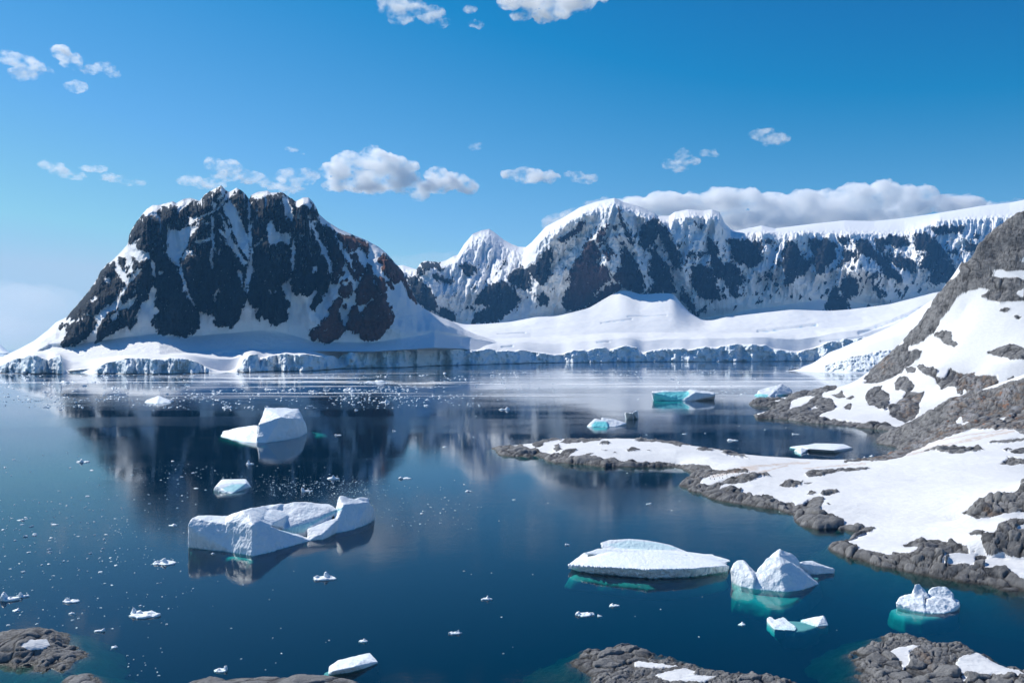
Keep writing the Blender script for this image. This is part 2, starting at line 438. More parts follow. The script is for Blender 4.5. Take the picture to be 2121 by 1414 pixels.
# ---------------------------------------------------------------- glacier and its ice cliff along the far shore
U = np.linspace(-200, 2300, 1500)
w0 = [(-200,774),(0,772),(100,774),(320,775),(430,773),(560,769),(640,768),(700,764),(860,760),(900,757),(1000,755),(1100,752),(1160,751),(1400,749),(1500,749),(1640,748),(1800,748),(2300,748)]
top = [(-200,760),(0,757),(30,744),(44,740),(50,742),(60,735),(78,737),(100,744),(125,735),(130,745),(123,770),(126,774),(180,774),(193,768),(215,754),(240,745),(274,741),(311,741),(314,744),(386,741),(400,748),(440,766),(470,771),(486,768),(500,755),(505,744),(520,736),(534,733),(538,756),(542,740),(560,737),(590,733),(640,734),(690,738),(700,742),(708,732),(780,728),(855,724),(911,722),(960,724),(1000,726),(1013,722),(1028,726),(1090,726),(1148,735),(1166,735),(1190,726),(1208,722),(1215,726),(1255,719),(1262,726),(1297,716),(1320,720),(1327,733),(1345,730),(1356,725),(1416,719),(1425,726),(1460,718),(1478,722),(1500,716),(1530,713),(1587,714),(1600,722),(1634,727),(1650,730),(1699,718),(1724,705),(1786,700),(1900,690),(2300,660)]
v0, = curve(U, w0); d0 = wd(v0)
v1, = curve(U, top)
n1 = fbm(U / 14, U * 0, seed=31, octv=4)
hcl = np.clip(v0 - v1, 1, 60)
v1 = v1 + (2.2 * n1 + 1.2 * np.round(vnoise(U / 11, U * 0, seed=34) * 1.6) / 1.6) * sst(8, 20, hcl)
ramp = 1 - sst(4, 24, hcl)
blocky = np.round(vnoise(U / 26, U * 0, seed=33) * 2.2) / 2.2
d0c = d0 + (38 * blocky + 30 * n1) * sst(0, 300, U + 300) * 0.9
d0c = np.where(hcl > 10, d0c, d0)
d0c = blur(d0c, 2)
v0c = VH + EYE * FOC / d0c
z1 = EYE - (v1 - VH) / FOC * d0c
d1 = d0c + 10 + 22 * sst(10, 40, hcl) + ramp * 10
g2 = [(-200,760,2030),(0,745,2100),(60,728,2120),(120,728,2130),(200,738,2120),(274,732,2150),(330,731,2180),(440,726,2200),(560,722,2350),(700,718,2650),(860,713,3200),(960,706,3600),(1100,698,3900),(1300,688,4000),(1500,690,4050),(1587,688,4080),(1700,680,4100),(1786,672,4150),(1900,650,4200),(2300,620,4300)]
g3 = [(-200,745,2500),(0,740,2600),(330,725,2600),(560,716,2900),(700,708,3500),(800,690,3900),(900,668,4300),(930,664,4350),(960,672,4400),(1000,671,4400),(1060,666,4400),(1110,656,4400),(1150,655,4400),(1180,648,4400),(1220,638,4500),(1258,615,4700),(1285,601,4750),(1300,601,4750),(1327,610,4700),(1371,607,4650),(1397,607,4650),(1402,618,4600),(1428,647,4500),(1455,663,4450),(1475,664,4400),(1500,657,4450),(1560,650,4500),(1640,641,4500),(1718,644,4500),(1760,641,4550),(1842,630,4600),(1935,606,4700),(2100,580,4800),(2300,570,4800)]
v2, d2 = curve(U, g2); v3, d3 = curve(U, g3)
v3 = blur(v3, 30); d3 = blur(d3, 120)
v1s = blur(v1, 60)
vm = v1s * 0.45 + v2 * 0.55 - 1.5; dm = d1 * 0.55 + d2 * 0.45
vm = np.where(ramp > 0.5, np.minimum(vm, v1 - 6), vm)
rows = [(v0c + 0.4, d0c - 3), (v0c, d0c), (v1 + 0.9, d0c + 22 + ramp * 5), (v1 - 0.4, blur(d1, 6) + 34), (v1s - 1.2, blur(d1, 300) + 90), (vm, np.maximum(blur(dm, 200) + 20, blur(d1, 300) + 130)), (v2, np.maximum(d2 + 30, blur(d1, 300) + 200)), (v3, d3), (v3 + 8, d3 + 500)]
D, Zt = loft(U, rows, [2, 26, 6, 10, 14, 34, 70, 8])
nr = D.shape[0]; R = np.arange(nr)[:, None] + 0 * D
UU = np.broadcast_to(U, D.shape).copy(); VV = VH + (EYE - Zt) / D * FOC
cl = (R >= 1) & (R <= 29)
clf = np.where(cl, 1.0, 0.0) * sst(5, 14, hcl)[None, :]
face = 14 * fbm(UU / 7, Zt / 14, seed=41, octv=4) + 26 * fbm(UU / 22, Zt / 40, seed=42, octv=3) + 5 * fbm(UU / 3.0, Zt / 20, seed=44, octv=2, ridged=True)
D2 = D - face * clf * sst(0, 4, R)
# ice rubble fallen at the foot
rub = sst(0.25, 0.5, fbm(UU / 12, UU * 0, seed=47, octv=3)) * np.clip(1 - (R - 1) / 11, 0, 1) * clf
D2 = D2 - rub * (34 + 14 * vnoise(UU / 1.5, R / 2, seed=48))
up = sst(30, 60, R)
undul = 5.0 * fbm(wx(UU, D) / 160, D / 160, seed=51, octv=4) * up + 0.8 * fbm(wx(UU, D) / 25, D / 25, seed=52, octv=3) * up
Z2 = Zt + undul * np.where(R > nr - 12, 0.3, 1)
# crevasse fields
crevs = [([(1570,685),(1600,683),(1690,672)], 4), ([(1700,706),(1786,700)], 3), ([(1244,669),(1310,660)], 1.6), ([(1030,691),(1090,688)], 1.4), ([(1235,708),(1262,707)], 1.6), ([(200,730),(240,718),(290,716),(345,726)], 2),
         ([(450,733),(480,728),(530,738)], 3), ([(1780,690),(1860,660),(1930,630)], 5), ([(1040,719),(1062,717)], 2), ([(1300,655),(1380,653)], 1.2), ([(1950,640),(2000,610)], 5)]
crev = np.zeros_like(D)
for p, w in crevs:
    dd = seg_dist(UU + 3 * fbm(UU / 12, VV / 12, seed=55), VV, p)
    k = np.clip(1 - dd / w, 0, 1) * (R > 32)
    crev = np.maximum(crev, k)
Z2 = Z2 - crev * 7
crev = crev * sst(-0.1, 0.5, fbm(UU / 7, VV / 3, seed=56)) 
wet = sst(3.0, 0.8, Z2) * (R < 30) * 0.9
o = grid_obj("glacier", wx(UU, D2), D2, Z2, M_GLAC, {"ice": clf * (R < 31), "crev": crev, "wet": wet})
tag(o, "broad white glacier ending in a pale blue ice cliff along the far shore", "glacier", kind="structure")

# ---------------------------------------------------------------- snow covered range behind the glacier
rockR = Z(*z3_,
 [(-70,975),(-40,900),(60,850),(0,840),(-60,830),(0,740),(100,690),(170,690),(270,800),(210,880),(100,960)], [(170,640),(270,580),(330,640),(330,720),(290,740),(200,700)],
 [(300,600),(380,550),(440,470),(480,450),(470,540),(460,640),(420,700),(340,650)], [(530,390),(640,320),(700,260),(680,330),(600,380),(550,410)], [(390,800),(420,750),(450,800),(450,850),(400,830)],
 [(720,410),(780,400),(820,500),(790,540),(880,600),(890,660),(800,740),(740,800),(750,830),(680,880),(600,890),(550,850),(560,790),(600,720),(620,600),(670,520)],
 [(830,310),(860,330),(840,400),(790,400)], [(940,170),(980,260),(1060,420),(1040,430),(970,300)], [(1110,300),(1150,280),(1190,240),(1210,300),(1200,400),(1130,470),(1100,430)],
 [(1220,250),(1290,330),(1360,470),(1380,590),(1350,600),(1300,520),(1260,430),(1210,330)], [(1200,430),(1250,520),(1300,600),(1340,760),(1160,770),(1190,690),(1150,640),(1160,540)],
 [(960,450),(1000,440),(1060,560),(1110,650),(1120,750),(1080,770),(980,720),(900,650),(980,560)], [(870,440),(900,480),(880,540),(850,470)], [(1400,720),(1440,780),(1480,850),(1490,920),(1450,880),(1380,800)],
 [(1450,580),(1540,570),(1600,600),(1660,800),(1540,810),(1480,740),(1450,660)], [(1570,380),(1620,420),(1680,560),(1784,600),(1784,800),(1740,780),(1690,690),(1620,640),(1580,500)],
 [(1460,480),(1550,485),(1520,510),(1470,500)], [(1480,270),(1530,300),(1520,310)], [(760,800),(900,700),(960,720),(900,780),(820,820),(700,890)]
) + Z(*z4_,
 [(30,430),(120,440),(250,450),(250,560),(210,610),(160,620),(60,560)], [(0,590),(60,610),(130,700),(130,750),(60,740),(80,830),(40,790),(0,720)],
 [(430,450),(470,460),(520,560),(560,620),(510,690),(490,640),(470,700),(440,755),(410,740),(410,680),(370,610),(400,520)],
 [(570,440),(700,440),(740,480),(740,560),(690,610),(680,670),(620,660),(600,600),(540,630),(540,580),(600,540)], [(750,420),(830,420),(830,470),(760,460)],
 [(800,500),(860,540),(820,590),(780,600),(740,630),(790,560)], [(880,450),(960,440),(1000,500),(1060,560),(1140,640),(1190,700),(1160,720),(1080,680),(1010,660),(1000,700),(1060,660),(1000,560),(900,540),(850,630),(880,560)],
 [(1010,430),(1210,410),(1220,460),(1160,490),(1080,460),(1050,540),(1110,560),(1210,560),(1270,590),(1260,650),(1160,620),(1080,570),(1030,520)],
 [(1270,410),(1330,390),(1400,440),(1470,520),(1540,640),(1550,690),(1480,720),(1400,740),(1370,720),(1390,640),(1310,630),(1320,570),(1360,530),(1280,500)],
 [(800,690),(840,660),(890,740),(880,790),(830,830),(790,800),(770,750)], [(740,750),(790,810),(830,890),(840,920),(760,925),(665,910),(700,830)], [(945,880),(1000,880),(1030,915),(960,930)],
 [(1000,760),(1040,770),(1060,820),(1020,810)], [(1370,360),(1440,350),(1600,350),(1580,400),(1500,390),(1400,400)], [(1600,450),(1700,480),(1690,520),(1600,500)], [(1480,510),(1560,510),(1540,540)],
 [(280,660),(320,680),(310,710),(285,700)], [(270,440),(300,440),(340,460),(280,460)]
) + Z(*z2_,
 [(1180,640),(1210,590),(1260,590),(1320,600),(1340,640),(1290,620),(1200,660),(1170,680)], [(1090,690),(1170,680),(1250,760),(1300,890),(1290,930),(1200,890),(1160,840),(1130,760)],
 [(1270,650),(1340,690),(1390,720),(1350,730),(1290,690)], [(1460,610),(1500,600),(1570,640),(1510,690),(1480,670)], [(1300,910),(1350,895),(1430,940),(1420,975),(1350,960),(1300,930)])
U = np.linspace(800, 2260, 1150)
ridge = [(800,552),(835,549),(863,558),(870,545.5),(880,540),(911,543),(924,539),(940,530),(948,528),(961,506),(979,484.5),(998,477),(1013,474),(1024,481),(1044,497),(1059,505),(1074,511),(1089,512),(1101,502),(1131,469),(1166,451),(1202,429),(1238,417),(1267,411),(1273,410),(1291,418.6),(1324,427.5),(1356,441),(1362,447),(1386,447),(1398,439),(1425,433.5),(1457,436),(1475,433.5),(1490,439),(1502,463),(1514,475),(1530,477),(1578,467),(1606,473.5),(1631,470),(1687,463),(1749,456.5),(1811,458),(1861,453),(1936,442.5),(2029,427),(2091,420),(2121,414),(2260,405)]
rv, = curve(U, ridge)
rdp, = curve(U, [(800,5600),(863,5600),(872,5200),(940,5400),(1013,6200),(1085,6200),(1110,5500),(1270,5350),(1490,5500),(1514,6000),(1560,7500),(2260,7900)])
cv = [(800,575),(870,556),(911,556),(940,545),(961,525),(998,500),(1013,497),(1044,515),(1089,530),(1131,490),(1202,450),(1270,428),(1330,450),(1360,465),(1425,448),(1480,455),(1514,485),(1530,482),(1665,481),(1733,484),(1873,484),(1900,476),(1945,458),(2121,448),(2260,440)]
cvv, cdd = curve(U, [(a, b, 0) for a, b in cv])
cdd, = curve(U, [(800,5300),(872,5000),(940,5200),(1013,5800),(1085,5700),(1110,5250),(1270,5150),(1490,5250),(1514,5450),(1945,5900),(2260,6200)])
fv, fd = curve(U, [(800,668,4500),(1000,668,4500),(1120,655,4550),(1200,650,4600),(1450,660,4650),(1560,640,4700),(1700,620,4750),(1842,632,4800),(1935,610,4950),(2260,590,5200)])
mv = 0.5 * fv + 0.5 * cvv; md = 0.62 * fd + 0.38 * cdd
fd = fd + 560; md = md + 430; cdd = cdd + 250; rdp = rdp + 200
rows = [(fv + 30, fd - 150), (fv, fd), (mv, md), (cvv, cdd), (rv, rdp), (rv + 25, rdp + 900)]
D, Zt = loft(U, rows, [14, 95, 110, 50, 12])
nr = D.shape[0]; R = np.arange(nr)[:, None] + 0 * D
UU = np.broadcast_to(U, D.shape).copy(); VV = VH + (EYE - Zt) / D * FOC
nw = fbm(UU / 10, VV / 10, seed=63, octv=4); nw2 = fbm(UU / 10, VV / 10, seed=64, octv=4)
sd = polys_sd(UU + 5 * nw + 3 * fbm(UU / 3, VV / 5, seed=75, octv=3), VV + 5 * nw2, rockR)
steep_zone = sst(8, 30, R) * sst(200, 175, R)
sd = np.maximum(sd, 22 * (fbm((UU + 0.5 * VV) / 7, (VV - 0.3 * UU) / 15, seed=68, octv=4, gain=0.6) - 0.40 - 0.5 * (1 - steep_zone) - 0.15 * sst(1230, 1180, UU)))
sd = sd + (6 * fbm(UU / 3.0, VV / 11, seed=69, octv=4) + 6 * fbm((UU - 0.7 * VV) / 6, (VV + 0.7 * UU) / 22, seed=70, octv=4, ridged=True)) * sst(-12, 0, sd)
rockm = np.clip(0.5 + sd / 5.0, 0, 1)
rim = sst(0, 16, VV - rv[None, :]) * (R < 268)
ribs = []
for pts, w, a in [([(900,100),(860,300),(850,400),(890,600),(950,720)], 175, 330), ([(640,180),(430,330),(320,480)], 60, 160), ([(1480,180),(1500,500),(1620,800)], 60, 150), ([(930,100),(860,300),(800,400),(860,600),(950,720)], 40, 90), ([(1200,210),(1330,400),(1390,600),(1480,850)], 40, 150), ([(700,150),(480,400),(280,600),(150,690),(0,800)], 40, 120),
                  ([(1600,180),(1700,350),(1784,500)], 45, 130), ([(770,400),(640,560),(570,850)], 26, 60), ([(980,260),(1080,500),(1130,740)], 26, 90), ([(1100,160),(1160,300),(1190,560)], 22, 70),
                  ([(1450,200),(1440,400),(1560,600)], 30, 50), ([(40,318),(30,400),(130,520),(130,650)], 30, 110), ([(500,600),(480,760),(380,900)], -26, 60), ([(1040,430),(1150,600)], -16, 60)]:
    ribs.append((Z(*z3_, pts)[0], w, a))
for pts, w, a in [([(530,390),(440,450),(400,600),(440,740)], 34, 170), ([(260,400),(280,620)], 30, 120), ([(700,450),(650,650)], 26, 120), ([(850,400),(900,520),(1000,650),(1180,720)], 26, 120),
                  ([(850,650),(790,780),(760,920)], 34, 200), ([(1280,400),(1350,480),(1400,720)], 40, 190), ([(1150,420),(1170,560)], 18, 60), ([(900,560),(980,700),(1080,880)], 44, 200), ([(1440,340),(1600,420),(1700,480)], 20, 70), ([(600,440),(560,600)], 16, 50), ([(780,430),(740,620)], 18, 60)]:
    ribs.append((Z(*z4_, pts)[0], w, a))
for pts, w, a in [([(1240,590),(1250,700),(1290,880)], 34, 170), ([(1440,545),(1500,680),(1560,760)], 24, 80), ([(1180,600),(1100,800)], 14, 60)]:
    ribs.append((Z(*z2_, pts)[0], w, a))
rel = 34 * sst(-5, 12, sd) + 30 * fbm(UU / 34, VV / 60, seed=65, octv=4) + 62 * fbm((UU + 3 * nw) / 24 + 0.012 * VV, VV / 110, seed=74, octv=3, ridged=True) + 30 * fbm(UU / 9, VV / 24, seed=66, octv=4, ridged=True)
for pts, w, a in ribs:
    rel = rel + a * np.clip(1 - seg_dist(UU + 6 * nw, VV + 3 * nw2, pts) / w, 0, 1) ** 1.1
wall = (0.3 * sst(5, 30, R) + 0.7 * sst(10, 110, R)) * (1 - 0.85 * sst(215, 235, R) * sst(1500, 1530, UU))
rel *= wall
D2 = D - rel * rim
Z2 = EYE - (VV - VH) / FOC * D2 + 7 * fbm(UU / 4, VV / 4, seed=67, octv=3) * rim * wall
o = grid_obj("mountain_range", wx(UU, D2), D2, Z2, M_MOUNT, {"rock": rockm, "brown": rockm * 0.25 * sst(1150, 1200, UU) * sst(1330, 1270, UU), "rough": sst(-14, 2, sd)})
tag(o, "snow covered mountain range with blue shaded rock faces behind the glacier", "mountain range", kind="structure")

# nearer snow slope that runs down to the water behind the headland
U = np.linspace(1628, 2330, 360)
tv, td = curve(U, [(1628,768.5,2130),(1634,766,2150),(1655,762,2180),(1686,750,2250),(1718,730,2330),(1786,702,2450),(1858,671,2600),(1935,618,2800),(2000,585,2950),(2330,520,3300)])
tv = blur(tv, 6)
bv0, = curve(U, [(1628,768.5),(1650,768.5),(1700,770.5),(1760,772.5),(2330,774)]); bd0 = wd(bv0)
cv0, = curve(U, [(1628,768),(1670,766),(1695,761),(1712,756),(1740,745),(1770,738),(1800,731),(1850,722),(2330,700)])
cliffh = np.clip(bv0 - cv0, 0.6, 60)
n1 = fbm(U / 7, U * 0, seed=35, octv=4)
D, Zt = loft(U, [(bv0 + 0.3, bd0 - 3), (bv0 - 0.7, bd0), (cv0, bd0 + 10 + 3.5 * cliffh), (0.5 * cv0 + 0.5 * tv, 0.5 * bd0 + 0.5 * td + 30), (tv, td), (tv + 12, td + 300)], [2, 24, 12, 60, 10])
UU = U + 0 * D; VV = VH + (EYE - Zt) / D * FOC; R = np.arange(D.shape[0])[:, None] + 0 * D
clf = ((R > 2) & (R < 26)) * sst(6, 14, cliffh)[None, :]
D2 = D - clf * sst(2, 6, R) * (16 * fbm(UU / 9, VV / 5, seed=36, octv=4) + 8 * fbm(UU / 3, VV / 3, seed=37, octv=3, ridged=True))
Z2 = Zt + 2.0 * fbm(wx(UU, D) / 70, D / 70, seed=38, octv=4) * sst(26, 34, R)
sh = (Z2 < 2.2) * 1.0
o = grid_obj("snow_slope", wx(UU, D2), D2, Z2, M_GLAC, {"ice": clf * 0.8, "crev": 0 * D, "wet": np.zeros_like(D)})
tag(o, "white snow slope with a crumbling ice face running down to the water behind the headland", "snow slope", kind="structure")

# small far-off peak at the left edge
U = np.linspace(-260, 60, 90)
rv, = curve(U, [(-260,690),(-200,700),(-120,680),(-60,716),(-20,704),(2,714),(12,724),(30,738),(60,745)])
D, Zt = loft(U, [(rv * 0 + 731, rv * 0 + 9500), (rv, rv * 0 + 10200), (rv + 8, rv * 0 + 11000)], [30, 6])
UU = U + 0 * D
D = D - 120 * fbm(UU / 9, Zt / 60, seed=71, octv=4)
o = grid_obj("distant_mountain", wx(UU, D), D, Zt, M_MOUNT, {"rock": 0 * D, "brown": 0 * D, "rough": 0 * D})
tag(o, "tiny pale blue snow peak on the horizon at the left edge", "mountain", kind="structure")
# ---------------------------------------------------------------- water
def water_mat():
    t = NT("sea_water")
    P = t.pos()
    # wind bands and slicks on the surface
    band = t.noise(t.mapped(P, (0.0011, 0.0062, 0), (0, 0, 0.10)), 1.0, 4, 0.55, 0.3)
    ruf = t.step(band, 0.44, 0.60)
    # whitish diffuse colour mixed in broken bands over the far water
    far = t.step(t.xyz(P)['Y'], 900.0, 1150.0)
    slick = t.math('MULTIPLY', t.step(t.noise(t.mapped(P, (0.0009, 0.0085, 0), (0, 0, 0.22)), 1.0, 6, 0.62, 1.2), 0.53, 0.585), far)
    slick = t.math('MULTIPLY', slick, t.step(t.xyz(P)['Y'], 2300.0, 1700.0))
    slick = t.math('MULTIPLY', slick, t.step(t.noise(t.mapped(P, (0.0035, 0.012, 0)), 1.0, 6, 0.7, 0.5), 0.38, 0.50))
    ruf = t.math('MULTIPLY', ruf, t.math('SUBTRACT', 1.0, slick))
    r1 = t.noise(t.mapped(P, (0.35, 0.9, 0.3)), 1.0, 3, 0.6)
    r2 = t.noise(t.mapped(P, (0.07, 0.16, 0.1)), 1.0, 2, 0.5)
    h = t.math('ADD', t.math('MULTIPLY', r1, 0.013), t.math('MULTIPLY', r2, 0.012))
    h = t.math('MULTIPLY', h, t.math('MULTIPLY_ADD', ruf, 1.5, 0.55))
    nrm = t.bump(h, 1.0, 1.0)
    fr = t.node("Fresnel", IOR=1.333); t.l.new(nrm, fr.inputs["Normal"])
    gl = t.n.new("ShaderNodeBsdfGlossy"); t.l.new(nrm, gl.inputs["Normal"])
    t.set(gl.inputs["Roughness"], t.math('MULTIPLY_ADD', ruf, 0.06, 0.04))
    gl.inputs["Color"].default_value = (0.92, 0.96, 1.0, 1)
    tr = t.n.new("ShaderNodeBsdfTransparent"); tr.inputs[0].default_value = (1, 1, 1, 1)
    mx = t.n.new("ShaderNodeMixShader")
    t.l.new(fr.outputs[0], mx.inputs[0]); t.l.new(tr.outputs[0], mx.inputs[1]); t.l.new(gl.outputs[0], mx.inputs[2])
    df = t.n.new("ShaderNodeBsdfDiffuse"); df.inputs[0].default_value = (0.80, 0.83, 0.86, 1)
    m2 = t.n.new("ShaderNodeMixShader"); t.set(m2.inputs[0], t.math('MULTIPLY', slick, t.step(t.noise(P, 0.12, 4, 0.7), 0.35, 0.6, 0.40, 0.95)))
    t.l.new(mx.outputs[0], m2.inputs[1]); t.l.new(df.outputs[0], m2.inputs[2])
    t.l.new(m2.outputs[0], t.out.inputs["Surface"])
    ab = t.n.new("ShaderNodeVolumeAbsorption"); ab.inputs["Color"].default_value = (0.0, 0.88, 0.87, 1); ab.inputs["Density"].default_value = 0.55
    sc = t.n.new("ShaderNodeVolumeScatter"); sc.inputs["Color"].default_value = (0.0, 0.30, 0.85, 1); sc.inputs["Density"].default_value = 0.012; sc.inputs["Anisotropy"].default_value = 0.0
    ad = t.n.new("ShaderNodeAddShader"); t.l.new(ab.outputs[0], ad.inputs[0]); t.l.new(sc.outputs[0], ad.inputs[1])
    t.l.new(ad.outputs[0], t.out.inputs["Volume"])
    return t.m

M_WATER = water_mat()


xs, ys = (-30000, 16000), (-600, 40000)
vs = [(x, y, z) for z in (-46.0, 0.0) for y in ys for x in xs]
fs = [(4, 5, 7, 6), (0, 2, 3, 1), (0, 1, 5, 4), (1, 3, 7, 5), (3, 2, 6, 7), (2, 0, 4, 6)]
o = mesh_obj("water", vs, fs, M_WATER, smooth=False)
tag(o, "deep blue calm sea with mirror reflections of the mountains", "water", kind="structure")
t = NT("seabed_rock"); t.principled((0.02, 0.03, 0.035), 0.9)
o = mesh_obj("seabed", [(xs[0], ys[0], -45), (xs[1], ys[0], -45), (xs[1], ys[1], -45), (xs[0], ys[1], -45)], [(0, 1, 2, 3)], t.m, smooth=False)
tag(o, kind="structure")
# ---------------------------------------------------------------- near land: rock and snow
def land_mat():
    t = NT("shore_rock_and_snow")
    P = t.pos()
    rock = t.attr("rock"); brown = t.attr("brown"); dirt = t.attr("dirt"); tone = t.attr("tone")
    z = t.xyz(P)["Z"]
    m = t.math('ADD', rock, t.math('MULTIPLY', t.math('SUBTRACT', t.noise(P, 1.3, 6, 0.72), 0.5), 1.3))
    m = t.step(m, 0.42, 0.58)
    n1 = t.noise(P, 0.35, 6, 0.65); n2 = t.noise(P, 2.2, 5, 0.7)
    n0 = t.noise(t.mapped(P, (1, 1, 1.8)), 0.07, 5, 0.65)
    c = t.mix(t.step(t.math('ADD', t.math('MULTIPLY', n1, 0.6), t.math('MULTIPLY', n0, 0.4)), 0.36, 0.62), (0.045, 0.046, 0.05), (0.24, 0.238, 0.24))
    c = t.mix(t.step(tone, 0.1, 0.9), c, t.mix(n2, (0.17, 0.17, 0.175), (0.33, 0.325, 0.32)))
    c = t.mix(t.step(n2, 0.60, 0.75, 0, 0.45), c, (0.32, 0.31, 0.295))
    bn = t.noise(t.mapped(P, (1, 1, 0.35)), 0.22, 5, 0.7)
    c = t.mix(t.math('MULTIPLY', brown, t.step(bn, 0.46, 0.62)), c, t.mix(n2, (0.15, 0.105, 0.08), (0.27, 0.21, 0.165)))
    c = t.mix(t.math('MULTIPLY', t.step(t.noise(P, 0.10, 4, 0.65), 0.50, 0.62), t.math('MULTIPLY_ADD', brown, 0.45, 0.08)), c, (0.40, 0.41, 0.44))
    ora = t.math('MULTIPLY', t.step(t.noise(t.mapped(P, (1, 1, 0.3)), 0.12, 4, 0.6), 0.62, 0.70), t.math('MULTIPLY', brown, 0.8))
    c = t.mix(ora, c, (0.33, 0.12, 0.035))
    c = t.mix(t.attr("joint"), c, (0.02, 0.02, 0.022))
    wet = t.step(t.math('ADD', z, t.math('MULTIPLY', n1, 0.5)), 1.0, 0.3)
    c = t.mix(t.math('MULTIPLY', wet, 0.7), c, (0.035, 0.033, 0.028))
    alg = t.step(z, 0.2, -0.6)
    c = t.mix(alg, c, t.mix(n1, (0.012, 0.02, 0.02), (0.07, 0.085, 0.07)))
    sn = t.mix(t.math('MULTIPLY', dirt, t.step(n1, 0.3, 0.6)), t.mix(t.step(t.noise(t.mapped(P, (1, 0.5, 1)), 0.5, 5, 0.7), 0.3, 0.75), (0.70, 0.71, 0.73), (0.78, 0.785, 0.79)), (0.55, 0.40, 0.29))
    col = t.mix(m, sn, c)
    h = t.math('MULTIPLY', t.math('ADD', n2, t.noise(P, 6.0, 3, 0.6)), t.math('MULTIPLY_ADD', m, 0.30, 0.0))
    h = t.math('ADD', h, t.math('MULTIPLY', t.noise(t.mapped(P, (0.6, 1.4, 1)), 0.7, 5, 0.65), 0.40))
    h = t.math('ADD', h, t.math('MULTIPLY', m, -0.15))
    t.principled(col, t.mix(wet, (0.75,) * 3, (0.35,) * 3), t.bump(h, 1.0, 1.0), spec=0.25)
    return t.m
M_LAND = land_mat()

class TPS:
    def __init__(s, P, z, lam=1e-3):
        s.c = P.mean(0); s.k = np.abs(P - s.c).max(); s.P = (P - s.c) / s.k
        n = len(P); K = s.f(s.P, s.P) + lam * np.eye(n)
        Q = np.hstack([np.ones((n, 1)), s.P])
        A = np.block([[K, Q], [Q.T, np.zeros((3, 3))]])
        w = np.linalg.solve(A, np.concatenate([z, np.zeros(3)]))
        s.w, s.a = w[:n], w[n:]
    def f(s, A, B):
        r = np.sqrt(((A[:, None] - B[None]) ** 2).sum(-1)); return r        # conical kernel, no overshoot
    def __call__(s, X, Y):
        Q = (np.stack([X.ravel(), Y.ravel()], 1) - s.c) / s.k
        out = np.empty(len(Q))
        for i in range(0, len(Q), 20000):
            q = Q[i:i + 20000]; out[i:i + 20000] = s.f(q, s.P) @ s.w + s.a[0] + q @ s.a[1:]
        return out.reshape(X.shape)

def shore(pts):
    """waterline points: (u, v) on the water plane, or (u, None, d)"""
    r = []
    for p in pts:
        d = p[2] if len(p) == 3 else float(wd(p[1]))
        r.append((wx(p[0], d), d))
    return r

def blocks(X, Y, Zs, size, seed, tilt=0.5):
    """jointed rock: rounded blocks with cracks between; returns height 0..1, crack mask, cell number"""
    wxn = 0.25 * size * fbm(X / size, Y / size, seed=seed + 5, octv=2)
    ca, sa = math.cos(tilt), math.sin(tilt)
    a = (ca * X + sa * Y + wxn) / (size * 1.9); b = (-sa * X + ca * Y - wxn) / size; c = Zs / (size * 0.7)
    f1, f2, cid = voro(a, b, c, seed, 0.95)
    e = f2 - f1
    return 0.55 * sst(0.0, 0.10, e) + 0.45 * sst(0.0, 0.45, e), 1 - sst(0.015, 0.06, e), cid

